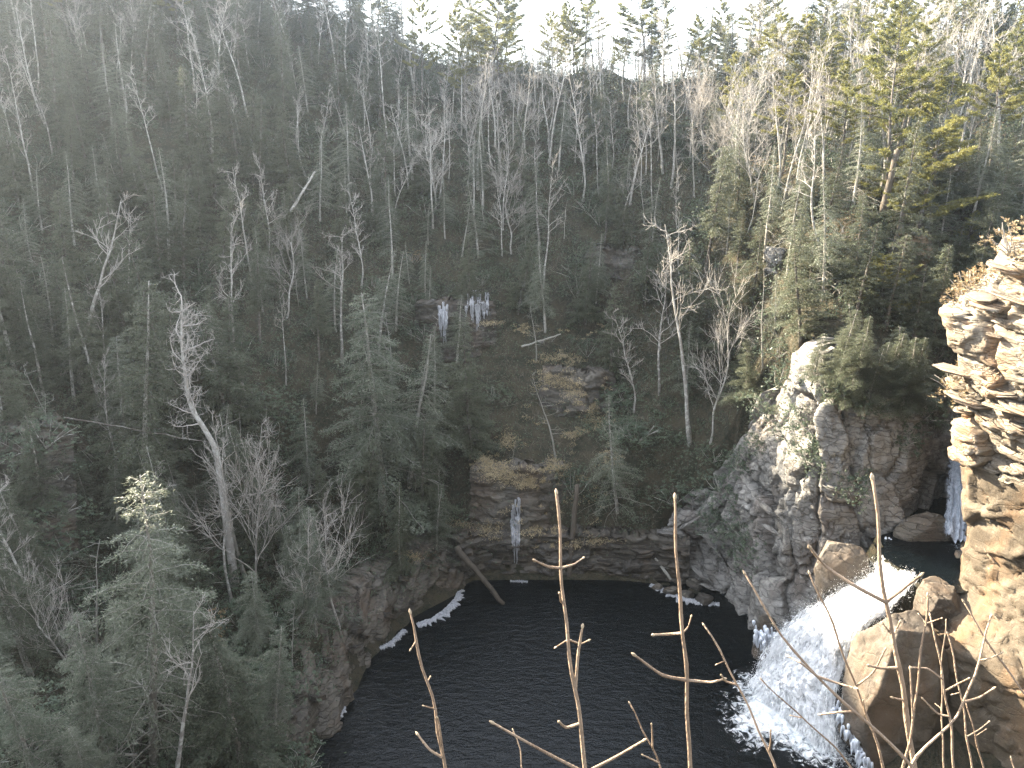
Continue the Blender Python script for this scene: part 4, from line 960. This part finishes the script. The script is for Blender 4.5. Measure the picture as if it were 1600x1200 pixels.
# ------------------------------------------------------------------ the rest of the forest
def place_word(u, v):
    if v < 170: return 'on the ridge at the %s' % ('top left' if u < 450 else 'left of the skyline middle' if u < 800 else 'right of the skyline middle' if u < 1100 else 'top right')
    if u < 300: return 'on the hazy left slope ' + ('high up' if v < 420 else 'above the rock face' if v < 700 else 'near the lower left corner')
    if u < 560: return ('between top left and the ridge gap' if v < 400 else 'left of the broad frosted hemlock' if v < 800 else 'above the left bank')
    if u < 780: return ('high up left of the fan topped tree' if v < 420 else 'around the icicles' if v < 600 else 'below the broad frosted hemlock')
    if u < 1050: return ('high up right of the fan topped tree' if v < 420 else 'around the tan grass ledges' if v < 700 else 'just above the far bank')
    if u < 1200: return ('below the bright bare trees' if v < 420 else 'in the hollow left of the spur')
    return ('among the bright bare trees' if u < 1380 and v < 300 else 'behind the cliff top at right' if u > 1380 else 'on the spur')
CX = np.concatenate([rng.uniform(-95, 100, 30000), rng.uniform(-95, 100, 10000)]); CY = np.concatenate([rng.uniform(34, 150, 30000), rng.uniform(110, 150, 10000)])
CZ = H(CX, CY); CU, CV = proj(np.stack([CX, CY, CZ], -1))
_ok = (CU > -50) & (CU < 1650) & (CV > -110) & (CV < 1270) & (sdist(POOL, CX, CY) < -2.2) & (sdist(SPUR, CX, CY) < -0.3) & (sdist(CHAN, CX, CY) < -1) & ~((CY < 70) & (CX > -5)) & ~((CU > 1465) & (CY < 58))
CX, CY, CZ, CU, CV = CX[_ok], CY[_ok], CZ[_ok], CU[_ok], CV[_ok]
cursor = 0
def scatter(kind, n, rad, hrange, weight, name, look, cat, wide=(0.85, 1.2)):
    global cursor
    got = 0; oc = np.array(occupied)
    order = rng.permutation(len(CX))
    for i in order:
        if got >= n: break
        x, y, z, u, v = CX[i], CY[i], CZ[i], CU[i], CV[i]
        if rng.random() > weight(u, v, y): continue
        if ((oc[:, 0] - x) ** 2 + (oc[:, 1] - y) ** 2 < (rad + oc[:, 2]) ** 2 * 0.5).any(): continue
        oc = np.vstack([oc, [x, y, rad]]); occupied.append((x, y, rad)); got += 1
        f1, f2 = rng.random(), rng.random(); hh = hrange[0] + (hrange[1] - hrange[0]) * f1; ww = wide[0] + (wide[1] - wide[0]) * f2
        size = ('short' if f1 < 0.33 else 'middling' if f1 < 0.67 else 'tall') + (' narrow' if f2 < 0.5 else ' broad')
        pw = place_word(u, v)
        place(kind, (x, y, z), hh, name, size + ' ' + look + ' ' + pw, cat, '%s %ss %s' % (size, look, pw), None, (rng.normal() * 0.05, rng.normal() * 0.05), ww)
    return got
def clear(u, v): return 1 - 0.93 * float(sstep(720, 770, u) * (1 - sstep(930, 990, u)) * sstep(540, 590, v))
def w_bare(u, v, y):
    a = math.exp(-((v - 250) / 170) ** 2) * (0.35 + 0.65 * sstep(430, 650, u)) * (1 - 0.5 * sstep(1250, 1450, u))
    return float(max(a, 0.12 if u < 600 else 0.07)) * clear(u, v)
def w_hem(u, v, y):
    if u > 1040 and v < 290: return 0.06
    if u > 1120 and v < 420: return 0.12
    left = (1 - 0.70 * sstep(430, 720, u)) * (0.5 if u < 450 and v > 700 else 1.0) + 0.45 * sstep(1150, 1220, u) * float(v > 270)
    return float(left * clear(u, v) * (0.5 if v < 140 and u > 650 else 1))
n1 = scatter('bare', 262, 1.0, (7, 18), w_bare, 'bare_tree', 'bare grey leafless tree', 'tree')
n2 = scatter('fan', 32, 1.4, (9, 15), w_bare, 'bare_tree', 'fine twigged bare tree', 'tree')
n3 = scatter('hemlock', 190, 1.7, (8, 16), w_hem, 'hemlock_tree', 'dark green hemlock', 'tree')
n4 = scatter('pale', 130, 1.5, (5, 13), lambda u, v, y: (1.0 if v > 250 else 0.35) * (2.0 if u < 450 and v > 650 else 0.6) * clear(u, v), 'dying_hemlock', 'pale lichen grey hemlock', 'tree')
n5 = scatter('snag', 50, 0.8, (5, 11), lambda u, v, y: (1.0 if v > 180 else 0.2) * (1.0 if u < 600 and v > 450 else 0.5), 'dead_tree', 'silvery dead standing tree', 'tree')
n10 = scatter('hemlock', 36, 1.2, (6, 10), lambda u, v, y: 1.0 if (v < 140 and u > 480) else 0.0, 'hemlock_tree', 'dark green hemlock', 'tree', wide=(1.1, 1.6))
n6 = scatter('pine', 44, 1.6, (11, 17), lambda u, v, y: 1.0 if v < 135 else 0.0, 'pine_tree', 'high crowned pine', 'tree')
n11 = scatter('pine', 20, 1.5, (8, 14), lambda u, v, y: 1.0 if (u > 1120 and 150 < v < 400) else 0.0, 'pine_tree', 'sunlit yellow green pine', 'tree', wide=(1.0, 1.4))
n9 = scatter('hemlock', 26, 1.5, (5, 9), lambda u, v, y: 1.0 if (u > 1140 and 290 < v < 640) else 0.0, 'hemlock_tree', 'young full hemlock', 'tree', wide=(1.2, 1.7))
n7 = scatter('rhodo', 280, 1.0, (1.4, 2.8), lambda u, v, y: 0.25 if v < 200 else (1.0 if u > 1050 else 0.55) * (1.0 - 0.75 * math.exp(-(((u - 850) / 110) ** 2 + ((v - 690) / 150) ** 2))), 'rhododendron_shrub', 'dark glossy rhododendron', 'shrub', wide=(0.9, 1.5))
n8 = scatter('brush', 60, 0.9, (1.2, 2.4), lambda u, v, y: 1.0 if (u > 1050 and v < 420) else 0.08, 'brush_shrub', 'tan dry brush', 'shrub')
print('scattered', n1, n2, n3, n4, n5, n6, n7, n8)

# shrubs and small evergreens rooted in cracks of the rock
def on_wall(A, N, kind, spots, name, look, cat, hr):
    for (u, v), lab in spots:
        q = A.reshape(-1, 3); nn = N.reshape(-1, 3); pu, pv = proj(q); i = np.argmin((pu - u) ** 2 + (pv - v) ** 2)
        nh = nn[i] if nn[i][1] < 0 else -nn[i]
        root = place(kind, q[i] + nh * 0.2, rng.uniform(*hr), name, lab, cat, None, None, (0, 0), 1.1 if kind != 'hemlock' else 1.7)
        root.rotation_euler = (0.45 if kind != 'hemlock' else 0.06, 0, rng.uniform(-0.3, 0.3))
on_wall(ASp, NSp, 'rhodo', [((1250, 690), 'round dark shrub growing from the middle of the spur face'), ((1265, 720), 'dark shrub just under the round one on the spur face'), ((1240, 650), 'dark shrub above the round one on the spur face'),
    ((1110, 820), 'small shrub near the foot of the spur at left'), ((1165, 860), 'low shrub in the diagonal cleft of the spur'), ((1170, 840), 'leafy shrub at the top of the diagonal cleft'),
    ((1330, 770), 'tiny shrub on the lower right of the spur face'), ((1180, 700), 'shrub on the left rib of the spur'), ((1190, 640), 'shrub high on the left rib of the spur'), ((1410, 690), 'shrub at the dark top corner of the spur near the chute'),
    ((1290, 610), 'shrub at the foot of the broad leaning hemlock'), ((1350, 640), 'shrub at the rim of the spur under the hemlocks'), ((1440, 650), 'shrub on the spur rim beside the sunlit cliff'),
    ((1220, 600), 'shrub below the greyish hemlock on the spur'), ((1130, 770), 'shrub on the sloping left shoulder of the spur'), ((1155, 730), 'shrub beside the left rib of the spur')], 'rhododendron_shrub', '', 'shrub', (1.4, 2.3))
for k, (u, v, hh) in enumerate([(5, 690, 1.7), (40, 700, 2.1), (75, 690, 1.9), (98, 740, 2.2), (90, 800, 2.0), (20, 780, 1.6), (55, 850, 2.1), (100, 860, 2.0)]):
    p_ = rhit(u, v); place('rhodo', p_ - [0, 0.2, 0.1], hh, 'rhododendron_shrub', ['shrub at the left end of the left edge rock face top', 'shrub in the middle of the left edge rock face top', 'shrub at the right end of the left edge rock face top', 'shrub hiding the right side of the left edge rock face', 'shrub lower down the right side of the left edge rock', 'shrub in a crack of the left edge rock face', 'shrub at the foot of the left edge rock face', 'shrub at the lower right foot of the left edge rock'][k], 'shrub', None, None, (0.3, 0), 1.3)
on_wall(ASp, NSp, 'hemlock', [((1335, 600), 'bushy evergreen spilling over the spur rim below the hemlocks'), ((1365, 610), 'bushy evergreen right of the first on the spur rim'), ((1395, 600), 'bushy evergreen at the middle of the spur rim'), ((1425, 615), 'bushy evergreen near the right end of the spur rim'), ((1345, 650), 'evergreen hanging just under the spur rim'), ((1405, 645), 'evergreen hanging under the rim toward the chute'), ((1310, 590), 'evergreen in the notch left of the spur rim growth'), ((1455, 640), 'evergreen squeezed between spur and sunlit cliff'), ((1270, 600), 'little hemlock clinging to the apex of the spur'), ((1420, 640), 'little hemlock on the spur rim near the chute'), ((1380, 630), 'little hemlock in the middle of the spur rim'), ((1310, 640), 'little hemlock on the left of the spur rim')], 'hemlock_tree', '', 'tree', (3.5, 7))
on_wall(AUp, NUp, 'brush', [((1500, 440), 'golden brush on the top corner of the sunlit cliff'), ((1480, 470), 'golden brush hanging left of the cliff corner'), ((1515, 470), 'tan brush just below the golden brush'), ((1490, 620), 'brown brush tuft halfway down the sunlit cliff'), ((1590, 400), 'brown hanging brush at the right edge of the cliff top')], 'brush_shrub', '', 'shrub', (1.4, 2.4))

# ------------------------------------------------------------------ undergrowth: nobody could count it
def undergrowth(name, label, cat, pts, mat, nl, leaf, wid, spread, hgt, up=0.0):
    n = len(pts); idx = np.repeat(np.arange(n), nl)
    sc_ = (rng.uniform(0.6, 1.4, n) * np.clip(1.0 + 1.1 * vnoise(pts[:, 0] / 3.5, pts[:, 1] / 3.5, s=6), 0.35, 2))[idx]
    off = rng.normal(size=(n * nl, 3)) * np.array([spread, spread, 0]) * sc_[:, None]
    pos = pts[idx] + off; rr = np.hypot(off[:, 0], off[:, 1]) / spread
    pos[:, 2] += hgt * sc_ * rng.random(n * nl) * np.exp(-rr * 0.5) + 0.02
    d = rng.normal(size=(n * nl, 3)) + np.array([0, 0, up])
    bm = MB(); bm.blades(pos, d, rng.uniform(*leaf, n * nl), rng.uniform(*wid, n * nl), 0, np.tile([0, 0, 1.0], (n * nl, 1)) if up == 0 else None)
    tag(obj(name, bm.mesh(name, [M[mat]])), label, cat, kind='stuff')
def cover(n, cond):
    x, y = rng.uniform(-95, 95, n * 4), rng.uniform(36, 150, n * 4); z = H(x, y); u, v = proj(np.stack([x, y, z], -1))
    ok = (u > -30) & (u < 1630) & (v > -60) & (v < 1230) & (sdist(POOL, x, y) < -1.6) & (sdist(SPUR, x, y) < 0) & (sdist(CHAN, x, y) < -1) & ~((y < 70) & (x > -5)) & ~((u > 1465) & (y < 58)) & cond(u, v)
    return np.stack([x, y, z], -1)[ok][:n]
undergrowth('evergreen_undergrowth', 'dark evergreen undergrowth covering the forest floor', 'undergrowth', cover(11000, lambda u, v: rng.random(len(u)) > 0.8 * np.exp(-(((u - 850) / 110) ** 2 + ((v - 690) / 150) ** 2))), 'rhodo', 36, (0.18, 0.36), (0.042, 0.075), 0.85, 2.6)
undergrowth('dry_undergrowth', 'tangle of pale leafless brush twigs on the slopes', 'undergrowth', cover(3400, lambda u, v: (rng.random(len(u)) < 0.5) | ((u > 1000) & (v < 420))), 'brush_dull', 24, (0.5, 1.3), (0.008, 0.015), 0.8, 1.6, 0.9)
# tan grass hanging on the wet ledges
undergrowth('tan_grass', 'tan dead grass hanging in patches on the wet ledges', 'grass', np.array(tp_), 'moss_grass', 50, (0.12, 0.34), (0.014, 0.03), 0.26, 0.28, 0.1)

# ------------------------------------------------------------------ logs and poles
def log(name, label, a, b_, r0, r1, mat='log', cat='log', stubs=4, bend=0.0, n=12):
    a, b_ = np.array(a, float), np.array(b_, float); t = np.linspace(0, 1, n)[:, None]
    path = a + (b_ - a) * t + np.array([0, 0, -1.0]) * bend * np.sin(np.pi * t) + rng.normal(size=(n, 3)) * 0.03
    root = tag(obj(name, None), label, cat); root.location = a
    bm = MB(); bm.tube(path - a, np.linspace(r0, r1, n) * rng.uniform(0.92, 1.08, n), 9); trunk_o = obj('trunk', bm.mesh('trunk', [M[mat]], True), root)
    for _ in range(stubs):
        i = rng.integers(2, n - 1); st = MB(); st.tube(wander(path[i] - a, rng.normal(size=3) + [0, -0.3, 0.2], rng.uniform(0.4, 1.3), 3, 0.15, 0, rng), [r1 * 0.4, r1 * 0.3, r1 * 0.2, 0.01], 5)
        obj('branch_stub', st.mesh('branch_stub', [M[mat]], True), trunk_o)
log('fallen_log', 'dark log leaning from the left bank into the pool', P(713, 855, y=71.5), P(787, 944, z=0.0), 0.34, 0.22, stubs=3)
log('fallen_log', 'dead trunk standing against the far bank', P(888, 905, z=-0.2), P(902, 757, y=75.2), 0.34, 0.24, stubs=2)
log('fallen_log', 'thin pole leaning on the shoreline rubble', P(1048, 905, y=71.6), P(993, 832, y=75), 0.16, 0.10, 'dead', stubs=2)
log('fallen_log', 'thin trunk lying across the left slope behind the green hemlock', P(100, 652, y=63.5), P(345, 694, y=64.5), 0.08, 0.05, 'bark_dark', stubs=6)
log('fallen_log', 'pale trunk lying in the bottom left corner', P(-20, 1192, y=37.5), P(215, 1178, y=40.0), 0.15, 0.08, 'dead', stubs=7)
log('fallen_log', 'thin pale pole fallen above the tan ledges', P(815, 542, y=92.0), P(876, 522, y=93), 0.13, 0.08, 'dead', stubs=5)
log('broken_snag', 'broken pale stub leaning right in the upper left forest', P(455, 330, y=97), P(492, 268, y=99), 0.20, 0.09, 'bark', 'tree', 6)
log('leaning_trunk', 'dark leaning trunk beside the tall yellow pine', P(1380, 330, y=80), P(1402, 235, y=80), 0.38, 0.28, 'log', 'tree', 4)
# the crooked bare tree at left
root = tag(obj('bare_tree', None), 'crooked bare tree with an elbow in its trunk at left', 'tree')
cr_path = np.array([P(u, v, y=y) for u, v, y in [(366, 905, 62), (352, 800, 62), (338, 705, 62), (318, 668, 62), (298, 636, 62), (290, 590, 62), (284, 540, 62), (284, 470, 62)]])
root.location = cr_path[0]; cr_path = cr_path - cr_path[0]; cr_path[0, 2] -= 1.0
bm = MB(); pp = spline(cr_path, 26); bm.tube(pp, np.linspace(0.42, 0.06, 26), 8); obj('trunk', bm.mesh('trunk', [M['bark']], True), root)
bm = MB(); r_ = np.random.default_rng(5)
for k in range(26):
    i = r_.integers(15, 26); az = r_.uniform(0, 6.28); L = r_.uniform(1.2, 3.0)
    q = wander(pp[i], np.array([math.cos(az), math.sin(az) * 0.7, r_.uniform(0.2, 1.2)]), L, 6, 0.22, 0.05, r_); bm.tube(q, np.linspace(0.07, 0.02, 7), 4, cap=False)
    for m_ in range(7):
        j = r_.integers(1, 7); q2 = wander(q[j], r_.normal(size=3) + [0, 0, 0.4], L * 0.4, 3, 0.2, 0.05, r_); bm.tube(q2, [0.025, 0.018, 0.014, 0.01], 3, cap=False)
        for m2 in range(4): bm.tube(wander(q2[r_.integers(1, 4)], r_.normal(size=3) + [0, 0, 0.3], L * 0.22, 2, 0.2, 0.05, r_), [0.014, 0.011, 0.008], 3, cap=False)
obj('crown', bm.mesh('crown', [M['twig']]), root)

# ------------------------------------------------------------------ bare saplings in front of the viewer
def sapling(label, y, px, width, sides, group=None):
    """px: the stem from its lowest visible point up; sides: twigs as picture points"""
    pts = [P(u, v, y=y + 0.02 * i) for i, (u, v) in enumerate(px)]
    d = pts[0] - pts[1]; d = d / abs(d[2]) if abs(d[2]) > 1e-6 else np.array([0, 0, -1.0]); 
    if d[2] > -0.2: d = np.array([0, 0, -1.0])
    foot = pts[0] + np.array([d[0] * 0.25, d[1] * 0.25 - 0.05, -0.35])
    g = float(H(foot[0], foot[1])[0]); root_p = np.array([foot[0], foot[1], min(g, foot[2]) - 0.03])
    dep = np.linalg.norm(pts[0] - [0, 0, CAMZ]); r0 = 0.5 * 0.56 * width / FPX * dep
    root = tag(obj('bare_sapling', None), label, 'sapling', group); root.location = root_p
    sp_ = spline([root_p, foot] + pts, 34); n = len(sp_)
    tt = np.linspace(0, 1, n); sp_[:, 0] += 0.004 * np.sin(tt * 17 + sp_[0, 0] * 50) * np.sin(np.pi * tt) + 0.003 * np.sin(tt * 41 + sp_[0, 0] * 90) * tt
    kn = 1 + 0.22 * (rng.random(n) < 0.22)
    bm = MB(); bm.tube(sp_ - root_p, np.linspace(r0 * 1.25, r0 * 0.45, n) * kn, 8); stem_o = obj('stem', bm.mesh('stem', [M['sapling']], True), root)
    def bud(p, d_, r, par):
        bm = MB(); d_ = d_ / np.linalg.norm(d_); t = np.linspace(-0.5, 1.6, 6)[:, None]; bm.tube(p - root_p + d_ * t * r * 2.2, r * np.array([0.8, 1.0, 1.18, 1.05, 0.65, 0.15]), 7)
        obj('bud', bm.mesh('bud', [M['bud']], True), par)
    bud(sp_[-1], sp_[-1] - sp_[-2], r0 * 0.55, stem_o)
    for sd in sides:
        k = np.argmin([np.hypot(*(np.array(proj(q)) - sd[0])) for q in sp_]); y0 = sp_[k][1]
        tw = [sp_[k]] + [P(u, v, y=y0 + rng.uniform(-0.03, 0.03) * (i + 1)) for i, (u, v) in enumerate(sd[1:])]
        q = spline(tw, 12) if len(tw) > 2 else np.linspace(tw[0], tw[1], 8)
        L = np.linalg.norm(q[-1] - q[0])
        rr = max(0.28 * r0, min(0.48 * r0, L * 0.03)) + 0.0003
        bm = MB(); bm.tube(q - root_p, np.linspace(rr * 1.2, rr * 0.75, len(q)) * (1 + 0.12 * (rng.random(len(q)) < 0.2)), 6); tw_o = obj('twig', bm.mesh('twig', [M['sapling']], True), root)
        bud(q[-1], q[-1] - q[-2], rr * 1.0, tw_o)
sapling('leftmost bare stem standing before the dark pool', 1.75, [(698, 1210), (680, 1110), (662, 1050), (650, 1005), (641, 957)], 11, [[(690, 1175), (686, 1130), (683, 1122)], [(694, 1195), (672, 1172), (653, 1148)], [(648, 1012), (642, 1014)], [(665, 1060), (672, 1058)], [(668, 1100), (662, 1103)]])
sapling('tall straight bare stem at the middle of the pool', 1.7, [(913, 1210), (902, 1100), (890, 1010), (880, 930), (874, 850), (871, 771)], 13, [[(879, 893), (858, 886), (836, 876)], [(879, 893), (896, 882), (911, 872)], [(883, 955), (877, 940), (874, 927)], [(899, 1075), (903, 1025), (910, 980)], [(888, 1011), (869, 1011)], [(892, 1011), (907, 1006), (919, 1001)], [(901, 1141), (885, 1137), (874, 1128)], [(908, 1195), (870, 1185), (820, 1158), (771, 1130)], [(912, 1195), (960, 1184), (1006, 1157)]])
sapling('tall bare stem at the right part of the pool', 1.85, [(1081, 1210), (1074, 1100), (1067, 1000), (1060, 900), (1057, 840), (1053, 778)], 13, [[(1067, 993), (1045, 991), (1021, 992)], [(1067, 993), (1075, 980), (1080, 964)], [(1072, 1067), (1035, 1055), (992, 1024)], [(1072, 1067), (1110, 1066), (1131, 1061)]])
sapling('short forked stem between the two tall pool stems', 1.9, [(1036, 1210), (1018, 1165), (1000, 1130), (983, 1099)], 7, [[(1018, 1165), (1019, 1145), (1018, 1132)], [(1030, 1195), (1005, 1180)]])
sapling('tiny stem tip left of the middle stem', 1.8, [(818, 1210), (811, 1170), (803, 1141)], 6, [])
sapling('thick bare stem crossing the brown rock beside the falls', 1.8, [(1432, 1210), (1412, 1100), (1395, 990), (1382, 930), (1374, 850), (1365, 748)], 14, [[(1381, 936), (1335, 915), (1290, 885), (1266, 856)], [(1381, 936), (1412, 920), (1438, 899)], [(1390, 985), (1400, 984), (1406, 972)], [(1390, 985), (1380, 975)], [(1398, 1044), (1375, 1044), (1358, 1040)], [(1410, 1085), (1395, 1090)]])
sapling('long bare stem slanting left across the white falls', 1.7, [(1440, 1215), (1360, 1135), (1275, 1055), (1220, 990), (1190, 945), (1165, 896)], 9, [[(1272, 1052), (1250, 1035), (1231, 1025)], [(1275, 1055), (1310, 1068), (1336, 1075)], [(1216, 985), (1208, 975)], [(1330, 1100), (1310, 1113), (1283, 1116)]])
sapling('thin dark stem leaning left over the lower falls', 1.95, [(1382, 1210), (1352, 1110), (1322, 1030), (1292, 955), (1265, 896)], 8, [[(1335, 1075), (1365, 1050), (1383, 1015)], [(1350, 1110), (1349, 1095)]])
sapling('bare stem leaning left below the foam', 1.8, [(1214, 1212), (1185, 1135), (1150, 1065), (1120, 1010), (1101, 977)], 8, [[(1205, 1180), (1204, 1160), (1204, 1143)], [(1130, 1040), (1120, 1038)], [(1148, 1075), (1135, 1065), (1127, 1055)]])
sapling('faint thin stem slanting over the foam', 2.0, [(1335, 1205), (1280, 1145), (1230, 1100), (1190, 1062)], 6, [[(1248, 1120), (1236, 1118)]])
sapling('upright forked stem left in the right hand thicket', 1.75, [(1410, 1212), (1425, 1130), (1434, 1060), (1446, 980), (1449, 930)], 8, [[(1447, 965), (1460, 970), (1471, 966)], [(1447, 965), (1436, 960)], [(1428, 1115), (1424, 1075), (1422, 1045)]])
sapling('stem in the middle of the right hand thicket', 1.8, [(1492, 1212), (1482, 1120), (1470, 1040), (1460, 985), (1453, 962)], 7, [[(1472, 1055), (1450, 1045), (1425, 1043)], [(1476, 1075), (1498, 1068), (1514, 1060)], [(1484, 1125), (1465, 1115), (1442, 1092)]])
sapling('bowed stem rising to the right in the thicket', 1.7, [(1415, 1212), (1450, 1165), (1495, 1120), (1520, 1060), (1535, 1010), (1549, 965)], 9, [[(1505, 1100), (1530, 1090), (1552, 1076)], [(1530, 1025), (1548, 1028), (1565, 1020)]])
sapling('stem entering at the right edge and leaning left', 1.75, [(1640, 1130), (1600, 1085), (1560, 1028), (1530, 980), (1504, 940)], 8, [[(1535, 990), (1528, 985)]])
sapling('slim upright stem right of the thicket middle', 1.85, [(1522, 1212), (1508, 1140), (1500, 1080), (1490, 1030), (1481, 990)], 6, [[(1502, 1090), (1488, 1085)], [(1512, 1150), (1530, 1140), (1545, 1128)]])
sapling('outermost stem on the right of the thicket', 1.9, [(1540, 1212), (1520, 1140), (1510, 1095)], 6, [[(1522, 1145), (1540, 1140)]])
sapling('thin vertical stem at the back of the thicket', 2.0, [(1478, 1212), (1472, 1130), (1470, 1060), (1478, 970)], 5, [[(1472, 1110), (1462, 1100)]])
sapling('short stem tip at the lower right corner', 1.8, [(1590, 1212), (1580, 1185)], 6, [])

# ------------------------------------------------------------------ added haze, stands in for a lens flare veil
HZ = 0.00056
if HZ > 0:
    m, nt = new_mat('flare_veil_haze'); q = NT(nt)
    vol = q.n('ShaderNodeVolumePrincipled', {'Color': (0.78, 0.89, 1.0, 1), 'Density': HZ, 'Anisotropy': 0.86})
    q.n('ShaderNodeOutputMaterial', {'Volume': vol.outputs[0]})
    x0, x1, y0, y1, z0, z1 = -430, 430, -310, 710, float(gz.min()) - 1.5, max(118.0, float(gz.max()) + 2)
    bm = MB(); bm.add([(x, y, z) for x in (x0, x1) for y in (y0, y1) for z in (z0, z1)], [[0, 1, 3, 2], [4, 6, 7, 5], [0, 4, 5, 1], [2, 3, 7, 6], [0, 2, 6, 4], [1, 5, 7, 3]])
    tag(obj('haze', bm.mesh('haze', [m])), 'pale bluish haze added for the lens flare veil', 'haze', kind='stuff')
print('faces', sum(len(m_.polygons) for m_ in bpy.data.meshes))
